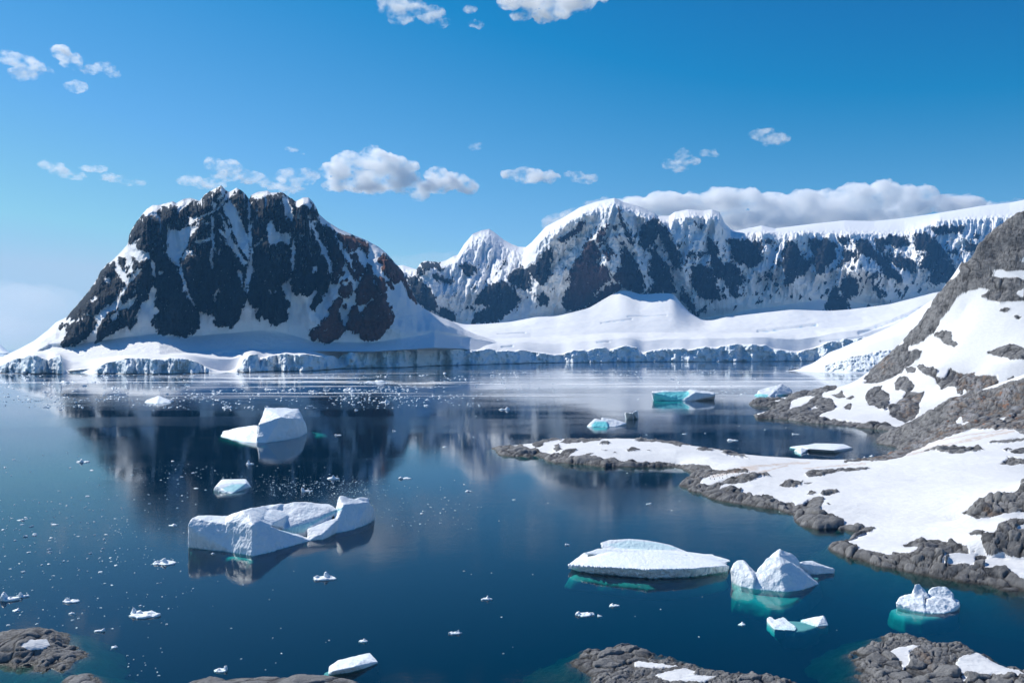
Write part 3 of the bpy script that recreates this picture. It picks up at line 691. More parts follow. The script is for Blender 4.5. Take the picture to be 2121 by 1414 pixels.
def land(name, X, Y, shore_px, ctrl, rocks, cuts, amp=1.0, bsize=3.0, seed=1, brown=(), dirt=(), shore_rise=2.2, under=0.6, keep_m=14, relief_px=None, behind=None, shore_z=0.9, steep=2.2, snow_thick=0.5, tone=0.0, rpad=0.0, fine=True):
    S = shore(shore_px)
    P, z = [], []
    n = len(S)
    for i in range(n):                                          # shoreline samples
        (x0, y0), (x1, y1) = S[i], S[(i + 1) % n]
        L = math.hypot(x1 - x0, y1 - y0); k = max(1, min(4, int(L / 12)))
        for j in range(k):
            P.append((x0 + (x1 - x0) * j / k, y0 + (y1 - y0) * j / k)); z.append(shore_z)
    for c in ctrl:
        if c[0] == 'z': _, u, d, zz = c
        else: u, v, d = c; zz = wz(v, d)
        P.append((wx(u, d), d)); z.append(zz)
    tp = TPS(np.array(P), np.array(z), 2e-3)
    sdw = poly_sd(X, Y, S)
    jag = 1.0 * amp * fbm(X / 4.5, Y / 4.5, seed=seed + 40, octv=4)
    sdw = sdw + jag * 1.4
    Zb = np.maximum(tp(X, Y), 0.5)
    Zb = np.where(sdw > 0, Zb * (1 - np.exp(-np.maximum(sdw, 0) / steep)), np.maximum(sdw * under, -9))
    UU, VV = to_uv(X, Y, np.maximum(Zb, 0.0))
    w1 = fbm(UU / 7, VV / 7, seed=seed + 50, octv=4); w2 = fbm(UU / 7, VV / 7, seed=seed + 51, octv=4)
    px = 3.0
    ru, rv = UU + px * w1, VV + px * 0.7 * w2
    sd = polys_sd(ru, rv, rocks) + rpad
    if cuts: sd = np.minimum(sd, -polys_sd(ru, rv, cuts))
    sd = np.where(sdw < 1.0, np.maximum(sd, 3 - 2 * sdw), sd)   # bare rock at and below the waterline
    rockm = np.clip(0.5 + sd / 2.2, 0, 1)
    bb, jb, cb = blocks(X, Y, Zb, bsize * 1.7, seed)
    bs, js, cs = blocks(X, Y, Zb, bsize * 0.65, seed + 3, 0.9)
    sel = sst(-0.12, 0.12, fbm(X / (bsize * 5), Y / (bsize * 5), seed=seed + 61, octv=3))
    b1 = bb * sel * 1.35 + bs * (1 - sel) * 0.7; j1 = jb * sel + js * (1 - sel); c1 = cb * sel + cs * (1 - sel)
    b2, j2, c2 = blocks(X, Y, Zb, bsize * 0.26, seed + 7, 0.2)
    inside = sst(-3, 4, sd)
    if not fine: b2 = 0.4 + 0 * b2; j2 = 0 * j2
    rel = amp * (0.42 * bsize * (b1 * (0.35 + 0.65 * c1) - 0.3) + 0.055 * bsize * (b2 - 0.4) + 0.5 * bsize * fbm(X / (bsize * 3.0), Y / (bsize * 3.0), Zb / (bsize * 1.5), seed=seed + 60, octv=3, ridged=True))
    rel = rel * rockm * (0.45 + 0.55 * inside) * sst(-1.5, 2.5, sdw + 2)
    snow = snow_thick * (1 - rockm) * sst(0, 3, sdw) + (0.35 * fbm(X / 14, Y / 14, seed=seed + 70, octv=4) + 0.9 * fbm(X / 45, Y / 45, seed=seed + 71, octv=3)) * (1 - rockm) * sst(1, 8, sdw)
    Zf = Zb + rel + snow
    Zf = np.where(sdw < 0, Zf, np.maximum(Zf, 0.02 + 0.2 * sst(0, 3, sdw)))
    br = np.clip(0.5 + polys_sd(ru, rv, list(brown)) / 8, 0, 1) if len(brown) else 0 * X
    dt = 0 * X
    for p, w in dirt:
        dt = np.maximum(dt, np.clip(1 - seg_dist(UU + 2 * w1, VV + 1.5 * w2, p) / w, 0, 1) * 0.75)
    joint = np.clip(np.maximum(j1, 0.4 * j2), 0, 1) * rockm * (Zf > -0.2) * 0.85
    tn = np.clip(c1 * 0.9 + tone, 0, 1)
    keep = sdw > -keep_m
    return grid_obj(name, X, Y, Zf, M_LAND, {"rock": rockm, "brown": br, "dirt": dt, "tone": tn, "joint": joint}, keep=keep)

def pgrid(u0, u1, du, d0, d1, ratio):
    U = np.arange(u0, u1, du); n = int(math.log(d1 / d0) / math.log(ratio))
    Dd = d0 * ratio ** np.arange(n)
    UU, DD = np.meshgrid(U, Dd)
    return wx(UU, DD), DD

n_, m_, q_, p_, l_, k_ = (1500, 740, 3.4155), (1000, 740, 4.002), (1650, 980, 3.259), (1150, 1074, 3.367), (0, 1074, 4.002), (600, 1074, 3.367)

# --- far headland: the dark hill at the right beyond the bay
hill = [(1796,793,900),(1796,786,880),(1814,761,860),(1850,735,850),(1876.5,717,840),(1886,690,830),(1914,670,820),(1932,624,810),(1960,590,800),(1993,566,790),(1995,546,790),(2029,508,780),(2076,471,775),(2121,441,770),(2300,390,770)]
ctrlA = list(hill) + [('z', u, d + 110, wz(v, d) * 0.35) for u, v, d in hill] + [('z', u, d + 260, 4) for u, v, d in hill] + [
 (1870,880,610),(1850,850,650),(1750,850,690),(1700,850,720),(1700,820,800),(1650,838,785),(1620,845,780),(1660,818,850),(1720,806,860),(1760,800,850),(1800,830,720),(1850,800,740),(1900,830,680),(1950,820,660),
 (2000,780,670),(2050,760,660),(2121,740,650),(1900,760,770),(1950,720,750),(2000,700,730),(2050,680,720),(2121,650,710),(2000,640,760),(2050,600,750),(2121,560,740),(2060,540,765),(2121,500,755),(2300,600,720),(2300,760,640),
 (2015,778,690),(2015,812,675),(1940,765,715),(1945,785,700),('z',1590,870,1.2),('z',1600,800,1.2)]
shoreA = [(1553,836.6),(1567,841),(1600,842.5),(1600,849),(1564,860),(1570,866),(1632,869),(1676,876),(1722,879),(1758,883.5),(1793,886),(1851,892),(1880,893),(2400,None,570),(2400,None,1400),(1900,None,1300),(1792,None,1200),(1775,None,1000),(1740,803.5),(1711,807),(1646,817),(1629,824),(1617,829),(1570,830)]
rA = Z(*n_,
 [(150,330),(240,300),(400,290),(430,300),(500,262),(600,235),(720,222),(830,205),(770,240),(700,260),(690,290),(760,300),(780,330),(790,360),(760,385),(720,395),(670,420),(720,440),(830,455),(900,460),(1000,475),(1080,465),(1180,490),(1240,510),(1200,530),(1000,510),(760,490),(450,455),(200,430),(290,400),(300,370),(340,345),(200,345)],
 [(760,275),(830,250),(850,270),(860,290),(800,295)], [(855,300),(900,280),(925,290),(890,310)], [(845,360),(880,340),(905,345),(890,380)],
 [(1000,270),(1060,210),(1120,205),(1110,240),(1160,265),(1180,300),(1160,310),(1170,350),(1130,385),(1060,350),(1030,345),(1000,310)], [(1205,190),(1240,140),(1290,150),(1350,210),(1330,240),(1290,260),(1210,235)],
 [(1160,375),(1240,310),(1300,250),(1380,260),(1420,250),(1400,290),(1380,330),(1390,360),(1380,400),(1330,450),(1280,470),(1230,450),(1180,420)], [(1280,80),(1350,95),(1340,120),(1285,110)],
 [(985,185),(1010,170),(1020,130),(1060,80),(1120,0),(1130,-30),(1400,-30),(1380,10),(1320,60),(1260,100),(1200,130),(1150,165),(1060,185)],
 [(1360,65),(1400,60),(1440,80),(1480,70),(1510,110),(1500,145),(1560,150),(1600,80),(1660,115),(1760,130),(1930,135),(1940,190),(1900,220),(1850,230),(1780,265),(1720,270),(1700,230),(1680,280),(1650,270),(1640,225),(1580,215),(1540,235),(1500,190),(1490,160),(1440,140),(1380,100)],
 [(2005,160),(2050,140),(2055,180),(2010,190)]
) + Z(*z4_,
 [(2050,200),(1900,290),(1850,340),(1690,460),(1590,590),(1560,640),(1570,670),(1480,740),(1390,840),(1370,900),(1310,960),(1290,1010),(1230,1040),(1190,1130),(1040,1230),(990,1290),(930,1370),(1020,1400),(1100,1370),(1170,1340),(1230,1270),(1290,1220),(1320,1190),(1280,1170),(1220,1190),(1230,1150),(1290,1140),(1400,1060),(1440,980),(1510,900),(1530,860),(1570,810),(1640,790),(1700,770),(1770,780),(1700,830),(1790,850),(1840,870),(1890,860),(2050,850),(2050,740),(1950,700),(1850,700),(1780,690),(1840,640),(1900,660),(2050,630),(2050,590),(1950,590),(2050,540)],
 [(1385,1080),(1440,1050),(1520,1060),(1510,1100),(1560,1140),(1530,1160),(1470,1140),(1440,1110)], [(1740,1200),(1820,1170),(1900,1145),(1996,1170),(2050,1180),(2050,1240),(1900,1245),(1800,1220)],
 [(1830,910),(1870,897),(1910,910),(1880,930),(1840,925)], [(1915,965),(1950,950),(1985,955),(1960,970)], [(1210,1310),(1240,1290),(1280,1310),(1270,1330),(1220,1335)],
 [(1940,330),(1996,250),(2300,150),(2300,560),(1996,560)])
cA = Z(*n_, [(460,375),(480,320),(560,285),(640,285),(600,320),(540,360)], [(600,385),(660,378),(640,355)], [(345,318),(400,305),(385,322)]) + Z(*z4_, [(1600,790),(1760,775),(1740,800),(1650,815)], [(1785,655),(1830,640),(1900,690),(1830,700)], [(1940,790),(1996,770),(1996,830),(1960,820)])
X, Y = pgrid(1535, 2330, 2.0, 560, 1420, 1.0016)
o = land("headland", X, Y, shoreA, ctrlA, rA, cA, amp=0.85, bsize=8.0, fine=False, tone=-0.45, seed=101, brown=Z(*n_, [(1640,100),(1950,130),(1950,240),(1640,290)], [(1060,60),(1150,-20),(1200,60),(1120,110)], [(1230,300),(1400,280),(1350,420),(1240,420)]),
         steep=5.0, shore_z=1.6, snow_thick=1.2, under=0.5)
tag(o, "steep headland of dark rock and snow rising at the right edge beyond the bay", "headland", kind="structure")

# --- near snow isthmus, point and rock ledge
shoreB = [(1016,928.7),(1032,932),(1035,941),(1055,944),(1085,945),(1095,947),(1100,942),(1120,946),(1135,953.6),(1150,957),(1182,960),(1212,961),(1250,967),(1275,965),(1320,966),(1362,966),(1400,966),(1422,973.6),(1442,980),(1438,985),(1422,990),(1411,1005),(1422,1012),(1457,1022),(1475,1031),(1500,1037),(1530,1043),(1558,1047),(1617,1055),(1646,1065),(1652,1072),(1649,1081),(1664,1088),(1693,1096),(1749,1096),(1772,1100),(1793,1104.5),(1780,1110),(1763.5,1118),(1755,1123.5),(1728,1127),(1723.6,1136.5),(1751,1149),(1788,1161),(1822,1170),(1865,1179),(1902,1187),(1941,1195),(1972,1199),(2033.6,1210),(2080,1221),(2121,1224),(2330,1270),(2400,None,330),(2400,None,600),(2050,None,600),(1900,None,590),(1863,886),(1851,892),(1822,907),(1810,915.7),(1822,919),(1863,927),(1863,933),(1837,945),(1804,954),(1749,955),(1700,955),(1617,950),(1532,944),(1500,936),(1480,932),(1440,927),(1425,921),(1390,916),(1330,912),(1250,911),(1150,911),(1115,914),(1105,920),(1060,925)]
ctrlB = [('z',1120,455,2.5),('z',1180,440,4.5),('z',1180,480,2.6),('z',1250,430,5),('z',1250,465,4),('z',1250,495,2.0),('z',1330,430,5),('z',1330,470,3.6),('z',1330,498,1.6),('z',1400,425,5.5),('z',1400,460,4),('z',1400,488,1.4),
 ('z',1470,400,5),('z',1470,430,4),('z',1470,452,1.8),('z',1532,421,2.2),('z',1532,380,4.5),('z',1617,405,2.5),('z',1617,365,4),('z',1700,402,2.2),('z',1700,355,4.5),('z',1780,400,2.8),(1875,945,400),(1968,904,430),(2012,892,440),(2100,892,420),
 (1900,1000,325),(2000,1000,310),(2121,1000,290),(2121,950,340),(2000,950,355),('z',1700,320,3.6),('z',1700,285,3.2),('z',1800,285,3.4),('z',1800,330,4.4),('z',1600,350,4),('z',1560,330,3.4),('z',1900,262,3.6),(2000,1080,254),(2121,1080,238),
 (1850,1130,234),(1950,1130,231),(1870,1150,220),(1902,1148,216),(1950,1160,212),(2000,1165,210),(2033,1180,206),(2080,1188,203),(2121,1190,202),(2330,1210,195),(1800,1145,228),
 (2033,1152,219),(2080,1155,217),(2121,1158,215),(2045,1110,223),(2080,1090,225),(2121,1086,226),(2040,1098,231),(2100,1076,234),
 (2010,1068,247),(2050,1072,244),(2121,1064,243),(2030,1044,250),(2070,1028,253),(2105,1024,255),(2121,1002,257),(2060,1022,262),(2121,1008,266),(2330,980,260),(2330,1100,225),
 (1872,892,520),(1942,845,515),(2000,820,510),(2056,810,500),(2121,787,490),(2330,720,480),(1919,898,480),(1983,877,475),(2056,863,470),(2121,857,465),(2330,830,440),(1850,915,505),
 ('z',1942,565,12),('z',2056,565,20),('z',2200,560,28),('z',2330,560,40),(2330,900,400),(1840,948,408),('z',1880,450,3.0),(1910,928,430)]
rB = Z(*n_,
 [(1040,600),(1150,540),(1230,500),(1270,465),(1330,440),(1390,400),(1400,370),(1440,335),(1490,335),(1500,360),(1550,320),(1650,275),(1700,255),(1900,225),(2050,165),(2300,100),(2400,560),(2121,560),(2050,520),(1950,515),(1830,515),(1750,510),(1600,560),(1450,610),(1280,700),(1180,735),(1040,742),(850,752),(850,740),(1090,700),(1240,655),(1240,640),(1140,632)],
 [(1390,675),(1490,650),(1550,635),(1700,640),(1800,640),(1840,655),(1750,680),(1600,690),(1560,685),(1480,665)], [(570,825),(610,800),(700,795),(870,785),(990,785),(1035,795),(900,805),(800,815),(700,840),(600,850)],
 [(1870,615),(1900,600),(2000,590),(2121,580),(2200,580),(1980,615)], [(1975,660),(2010,655),(2040,662),(1990,672)], [(2015,680),(2050,665),(2121,655),(2200,660),(2121,690),(2060,692)],
 [(1945,765),(1995,735),(2010,712),(2050,710),(2080,730),(2200,740),(2200,760),(2030,770),(1990,765)], [(385,910),(440,885),(500,875),(555,878),(540,905),(500,920),(430,920)], [(560,890),(600,883),(630,886),(600,898)],
 [(580,980),(600,960),(640,957),(650,968),(620,988)], [(675,983),(720,958),(800,952),(820,965),(760,985),(700,990)], [(0,890),(60,860),(130,835),(200,820),(280,820),(330,845),(260,850),(200,875),(140,890),(60,900)],
 [(-20,930),(60,920),(130,925),(120,960),(200,985),(330,990),(400,1020),(440,1030),(480,1025),(500,1050),(560,1040),(600,1010),(660,995),(710,1005),(705,1030),(690,1050),(680,1090),(690,1110),(780,1130),(850,1165),(855,1215),(830,1240),(660,1240),(510,1180),(480,1130),(400,1100),(200,1070),(-20,1050)],
 [(720,1045),(765,1050),(740,1058)], [(920,1195),(970,1190),(1000,1205),(1070,1220),(1030,1250),(950,1250)], [(750,1350),(800,1325),(870,1320),(930,1340),(950,1370),(760,1400)]
) + Z(*m_,
 [(40,750),(160,740),(320,745),(390,770),(440,765),(490,790),(560,800),(640,800),(680,765),(780,765),(760,790),(720,810),(710,830),(780,835),(860,840),(940,840),(1000,850),(1090,840),(1160,870),(1240,855),(1290,875),(1400,880),(1500,875),(1560,880),(1680,895),(1760,895),(1880,900),(1900,930),(2000,945),(2121,930),(2200,940),(2200,960),(2000,970),(1900,990),(1820,1030),(1800,1050),(1870,1070),(1960,1050),(2050,1010),(2121,1000),(2200,1000),(2200,1040),(2000,1060),(1950,1100),(2121,1080),(2121,1230),(1600,1110),(1600,960),(1400,925),(1000,925),(600,900),(400,850),(110,840)],
 [(405,735),(420,705),(520,670),(600,670),(660,690),(560,700),(515,710),(490,740),(440,750)], [(630,715),(700,685),(850,680),(960,680),(1000,690),(900,705),(700,720)],
 [(960,725),(1000,705),(1060,710),(1020,725)], [(1255,700),(1300,680),(1420,690),(1500,695),(1600,690),(1690,695),(1720,730),(1640,738),(1560,725),(1480,712),(1330,708)],
 [(580,760),(620,750),(665,765),(610,785)], [(580,740),(630,735),(640,748)], [(1190,775),(1240,762),(1310,768),(1260,785),(1200,785)], [(1060,795),(1100,787),(1115,798)], [(975,772),(1020,768),(1040,776)],
 [(1345,778),(1395,776),(1380,784)], [(810,830),(860,805),(920,800),(880,820)], [(1760,765),(1830,750),(1920,775),(1900,785),(1830,775)], [(1970,795),(2050,780),(2121,810),(2200,845),(2121,830),(2000,808)]
) + Z(*q_,
 [(230,490),(300,470),(360,485),(410,500),(420,525),(500,530),(560,545),(640,560),(650,540),(760,540),(820,510),(730,505),(720,490),(780,465),(860,455),(940,455),(980,475),(1020,480),(1030,455),(1060,470),(1150,495),(1165,540),(1030,540),(1020,600),(1000,630),(1100,625),(1150,620),(1200,635),(1210,555),(1280,555),(1270,640),(1350,640),(1420,640),(1480,690),(1535,730),(1700,760),(1700,900),(1400,810),(1050,730),(700,665),(450,605),(300,560)],
 [(1155,400),(1200,392),(1270,400),(1260,425),(1180,430)], [(1240,440),(1260,410),(1340,410),(1355,370),(1380,340),(1440,320),(1480,320),(1700,340),(1700,570),(1500,575),(1430,570),(1390,545),(1320,565),(1280,550)],
 [(1115,275),(1170,230),(1220,185),(1270,165),(1340,150),(1400,130),(1440,140),(1490,130),(1510,80),(1535,60),(1700,40),(1700,270),(1500,265),(1400,275),(1300,300),(1215,312),(1170,290)], [(1185,522),(1215,518),(1200,530)])
cB = Z(*n_, [(1640,455),(1670,425),(1690,465),(1740,460),(1700,480),(1650,475)], [(1920,440),(2000,425),(1980,448)]) + Z(*q_, [(1480,370),(1535,350),(1700,360),(1700,400),(1500,390)], [(1000,545),(1015,545),(1000,600),(1000,630),(975,632)])
brB = Z(*n_, [(1600,300),(1900,240),(2300,120),(2300,560),(1600,560),(1250,700),(1000,750),(850,750),(1200,680),(1420,560),(1560,480)]) + Z(*m_, [(1740,1020),(1800,985),(1900,965),(2000,945),(2121,930),(2260,930),(2260,990),(2121,990),(1900,1040)]) + Z(*q_, [(1240,220),(1350,180),(1420,200),(1400,270),(1300,290)]) + Z(*n_, [(0,790),(200,790),(340,840),(200,860),(0,860)])
dB = [(p, w) for p, w in zip(Z(*n_, [(100,790),(300,770),(480,750),(600,750)], [(200,830),(330,800),(450,765)], [(1280,700),(1500,600),(1750,550),(2000,520)], [(1300,705),(1550,630),(1800,570),(2050,530)], [(1450,650),(1700,600),(2000,545)], [(560,790),(800,770),(1000,760)], [(-80,850),(60,815),(220,790)]), (3.5, 2.5, 2.5, 3, 3, 2.0, 9.0))]
X, Y = pgrid(1005, 2340, 2.0, 184, 625, 1.00175)
o = land("snow_point", X, Y, shoreB, ctrlB, rB, cB, amp=0.85, bsize=4.6, seed=202, brown=brB, dirt=dB, steep=2.2)
tag(o, "low snow covered point edged with grey rock reaching into the bay", "snow point", kind="structure")

# --- islets of bare rock along the bottom of the picture
def islet(name, shore_px, ctrl, cuts, res, seed, label, cat="rock islet", bs=1.6, amp=0.8, under=0.45, brown=(), tone=0.35, steep=1.6):
    S = np.array(shore(shore_px)); pad = 9
    X, Y = np.meshgrid(np.arange(S[:, 0].min() - pad, S[:, 0].max() + pad, res), np.arange(S[:, 1].min() - pad, S[:, 1].max() + pad, res))
    big = [[(-900, 0), (4000, 0), (4000, 4000), (-900, 4000)]]
    o = land(name, X, Y, shore_px, ctrl, big, cuts, amp=amp, bsize=bs, seed=seed, under=under, keep_m=8.5, steep=steep, shore_z=0.7, snow_thick=0.3, tone=tone, brown=brown)
    return tag(o, label, cat)
islet("rock_islet", [(-40,1318),(0,1318),(30,1313),(72,1308),(108,1306),(125,1310),(140,1320),(145,1330),(142,1336),(133,1345),(155,1339),(160,1341),(142,1348),(150,1353),(172,1350),(175,1358),(160,1366),(142,1380),(130,1385),(114,1381),(125,1371),(106,1376),(95,1385),(72,1387),(66,1376),(25,1383),(0,1375),(-40,1372)],
      [(40,1322,156),(75,1304,161),(105,1303,162),(70,1335,154.5),(110,1330,157),(30,1345,153),(0,1330,156),(-30,1325,157),(135,1325,160),(90,1360,150.5),(50,1370,149.8)],
      Z(*l_, [(165,1065),(250,1010),(390,1000),(415,1050),(350,1088),(240,1095)]), 0.15, 301, "rounded grey rock islet topped by one snow patch at the bottom left corner", bs=2.2, amp=0.6)
islet("rock_islet", [(133,1425),(140,1408),(155,1402),(180,1399),(200,1402),(212,1412),(222,1425),(225,1450),(180,1460),(135,1450)], [(150,1404,142.5),(180,1397,144),(205,1406,142.5),(180,1420,139.5)], [], 0.12, 302,
      "small smooth rounded rock cut off by the bottom edge left of centre", bs=4.0, amp=0.3)
islet("rock_islet", [(370,1432),(400,1416),(430,1408),(470,1408),(500,1402),(540,1402),(600,1406),(640,1408),(670,1404),(700,1406),(730,1414),(750,1430),(745,1455),(550,1465),(380,1455)],
      [(400,1408,142.4),(445,1400,144),(500,1399,144.3),(540,1396,144.8),(590,1400,144),(640,1404,143.2),(675,1398,144.2),(720,1408,142.6),(450,1425,138.5),(680,1425,138.5),(560,1430,137.5)], [], 0.14, 303,
      "long low smooth grey rock cut off by the middle left of the bottom edge", bs=5.0, amp=0.35)
islet("rock_islet", [(1178,1371),(1190,1369),(1205,1372),(1214,1368),(1221,1350),(1250,1343),(1270,1342),(1305,1341),(1320,1346),(1340,1354),(1352,1363),(1382,1362),(1402,1369),(1418,1375),(1436,1380),(1460,1389),(1487,1394),(1507,1399),(1536,1398),(1580,1404),(1592,1410),(1625,1414),(1700,1440),(1650,1500),(1300,1490),(1240,1440),(1230,1395),(1214,1390),(1190,1378)],
      [(1250,1347,158),(1290,1342,160),(1330,1355,156),(1300,1370,152.5),(1260,1375,151.5),(1380,1362,155.3),(1400,1375,152),(1350,1390,148),(1440,1382,151),(1480,1398,147.5),(1540,1398,147.5),(1300,1400,146),(1400,1420,142),(1500,1430,140),(1600,1425,141.5)],
      Z(*p_, [(545,1005),(600,1000),(750,1020),(860,1035),(800,1050),(700,1050),(560,1040)], [(700,1100),(780,1080),(850,1060),(920,1050),(990,1060),(960,1100),(1120,1105),(1040,1150),(800,1150),(720,1120)]), 0.15, 304,
      "cobbled grey rock islet with two snow patches at the bottom right of centre", bs=1.5, amp=1.1)
islet("rock_islet", [(1761,1358),(1779,1345),(1803,1334),(1828,1324),(1840,1320),(1859,1316),(1883,1317),(1911,1323),(1938,1332),(1987,1336),(2012,1345),(2030,1356),(2049,1367),(2095,1386),(2121,1394),(2200,1420),(2230,1500),(1850,1500),(1800,1420),(1779,1402),(1797,1398),(1782,1376),(1776,1356)],
      [(1800,1345,157),(1835,1322,163),(1860,1311,166),(1890,1314,164.5),(1930,1327,161),(1985,1332,159),(1900,1345,156.5),(1850,1360,153.5),(2010,1355,154),(1960,1375,150.5),(1870,1390,148),(2050,1390,148),(2121,1410,144.5),(1950,1410,144.5),(2050,1440,139),(1900,1430,141)],
      Z(*q_, [(620,1215),(660,1185),(760,1175),(840,1175),(760,1210),(770,1280),(720,1320),(700,1270),(650,1230)], [(1075,1290),(1100,1250),(1210,1220),(1300,1255),(1535,1340),(1600,1370),(1535,1372),(1400,1365),(1200,1350),(1130,1375),(1100,1340)], [(1110,1370),(1150,1390),(1120,1414)]), 0.15, 305,
      "broad craggy rock islet with snow patches in the bottom right corner", bs=1.8, amp=1.0, brown=Z(*q_, [(800,1200),(900,1180),(920,1360),(820,1360)]))
# ---------------------------------------------------------------- icebergs
import bmesh
def ice_mat():
    t = NT("iceberg_ice")
    P = t.pos()
    blue = t.attr("blue")
    n = t.noise(P, 0.25, 5, 0.6)
    base = t.mix(t.step(n, 0.35, 0.7), (0.88, 0.91, 0.94), (0.80, 0.87, 0.92))
    st = t.step(t.noise(t.mapped(P, (0.3, 0.3, 2.2), (0.3, 0.2, 0)), 1.0, 4, 0.6), 0.55, 0.7, 0, 0.35)
    base = t.mix(st, base, (0.62, 0.76, 0.85))
    col = t.mix(blue, base, t.mix(n, (0.10, 0.60, 0.66), (0.30, 0.80, 0.82)))
    z = t.xyz(P)["Z"]
    col = t.mix(t.step(z, 0.22, 0.0), col, (0.66, 0.86, 0.88))
    h = t.math('ADD', t.math('MULTIPLY', t.noise(P, 0.9, 4, 0.55), 0.30), t.math('MULTIPLY', t.noise(t.mapped(P, (1, 1, 0.3), (0.2, 0.3, 0)), 2.6, 2, 0.5), 0.09))
    t.principled(col, 0.45, t.bump(h, 1.0, 1.0), spec=0.3)
    return t.m
def deep_ice_mat():
    t = NT("submerged_ice")
    n = t.noise(t.pos(), 0.4, 4, 0.6)
    t.principled(t.mix(n, (0.15, 0.36, 0.37), (0.40, 0.58, 0.58)), 0.6)
    return t.m
M_ICE, M_DEEP = ice_mat(), deep_ice_mat()

def remeshed(hulls, voxel, smooth_n):
    bm = bmesh.new()
    for pts in hulls:
        vs = [bm.verts.new(p) for p in pts]
        r = bmesh.ops.convex_hull(bm, input=vs)
        bmesh.ops.delete(bm, geom=list({g for g in r["geom_interior"] + r["geom_unused"] if isinstance(g, bmesh.types.BMVert) and g.is_valid}), context='VERTS')
    me = bpy.data.meshes.new("shape"); bm.to_mesh(me); bm.free()
    ob = bpy.data.objects.new("shape", me); scene.collection.objects.link(ob)
    m = ob.modifiers.new("r", 'REMESH'); m.mode = 'VOXEL'; m.voxel_size = voxel
    if smooth_n:
        s = ob.modifiers.new("s", 'SMOOTH'); s.iterations = smooth_n; s.factor = 0.5
    dg = bpy.context.evaluated_depsgraph_get(); dg.update()
    out = bpy.data.meshes.new_from_object(ob.evaluated_get(dg))
    bpy.data.objects.remove(ob); bpy.data.meshes.remove(me)
    return out

def berg(name, lobes, voxel=0.3, smooth_n=4, amp=0.35, nscale=3.0, seed=1, flute=0.0, blue_px=(), foot=None, label="", cat="iceberg", group=None, deep=5.0, blue_amt=1.0):
    hulls = []
    for lobe in lobes:
        P = []
        for p in lobe:
            if p[0] == 'w':                                  # on the waterline at this pixel
                d = float(wd(p[2])); P.append((wx(p[1], d), d, 0.0)); P.append((wx(p[1], d), d + 0.3, -deep * 0.4))
            elif p[0] == 'b':                                # hidden far side: (u, d)
                P.append((wx(p[1], p[2]), p[2], 0.2)); P.append((wx(p[1], p[2]), p[2] - 0.3, -deep * 0.4))
            elif p[0] == 't': P.append(pt(p[1], p[2], (EYE - p[3]) * FOC / (p[2] - VH)))
            elif p[0] == 'z': P.append((wx(p[1], p[2]), p[2], p[3]))
            else: P.append(pt(*p))
        hulls.append(P)
    me = remeshed(hulls, voxel, smooth_n)
    n = len(me.vertices)
    co = np.empty(n * 3, np.float32); me.vertices.foreach_get("co", co); co = co.reshape(-1, 3).astype(float)
    no = np.empty(n * 3, np.float32); me.vertex_normals.foreach_get("vector", no); no = no.reshape(-1, 3)
    x, y, z = co.T / nscale
    up = sst(0.0, 0.8, co[:, 2])
    d = amp * (1.1 * fbm(x, y, z, seed, 5, 0.55) + 0.8 * fbm(x * 0.5, y * 0.5, z * 0.5, seed + 9, 3, ridged=True) - 0.2)
    f1, f2, cid = voro(x * 0.8, y * 0.8, z * 0.8, seed + 3)
    d = d + amp * 0.25 * (sst(0, 0.3, f2 - f1) - 0.6)
    if flute:
        side = np.clip(1.35 - np.abs(no[:, 2]) * 1.4, 0, 1) * (-no[:, 1] > 0.05)
        d = d + flute * side * (fbm(co[:, 0] / 0.8, co[:, 1] / 0.8, co[:, 2] / 5, seed + 20, 2, ridged=True) + 0.5 * vnoise(co[:, 0] / 1.6, co[:, 1] / 1.6, None, seed + 21))
    co = co + no * d[:, None]
    U_, V_ = to_uv(*co.T)
    bl = np.clip(0.5 + polys_sd(U_, V_, list(blue_px)) / 3, 0, 1) if len(blue_px) else np.zeros(n)
    lowb = sst(0.35, 0.0, co[:, 2]) * 0.35
    me.vertices.foreach_set("co", co.astype(np.float32).ravel())
    a = me.attributes.new("blue", 'FLOAT', 'POINT'); a.data.foreach_set("value", np.maximum(bl * blue_amt, lowb).astype(np.float32))
    me.materials.clear(); me.materials.append(M_ICE); smooth_mesh(me); me.update()
    o = bpy.data.objects.new(name, me); scene.collection.objects.link(o)
    tag(o, label, cat, group)
    if foot:
        hs_ = [[(x_, y_, z_) for x_, y_, z_ in f] for f in foot]
        fm = remeshed(hs_, voxel * 1.6, 6)
        n = len(fm.vertices); co = np.empty(n * 3, np.float32); fm.vertices.foreach_get("co", co); co = co.reshape(-1, 3).astype(float)
        co[:, :2] += 0.5 * np.stack([fbm(co[:, 0] / 3, co[:, 1] / 3, co[:, 2] / 3, seed + 31), fbm(co[:, 0] / 3, co[:, 1] / 3, co[:, 2] / 3, seed + 32)], 1)
        co[:, 2] = np.minimum(co[:, 2], -0.12)
        fm.vertices.foreach_set("co", co.astype(np.float32).ravel()); fm.materials.clear(); fm.materials.append(M_DEEP); smooth_mesh(fm)
        fo = bpy.data.objects.new("submerged_foot", fm); scene.collection.objects.link(fo); fo.parent = o
    return o

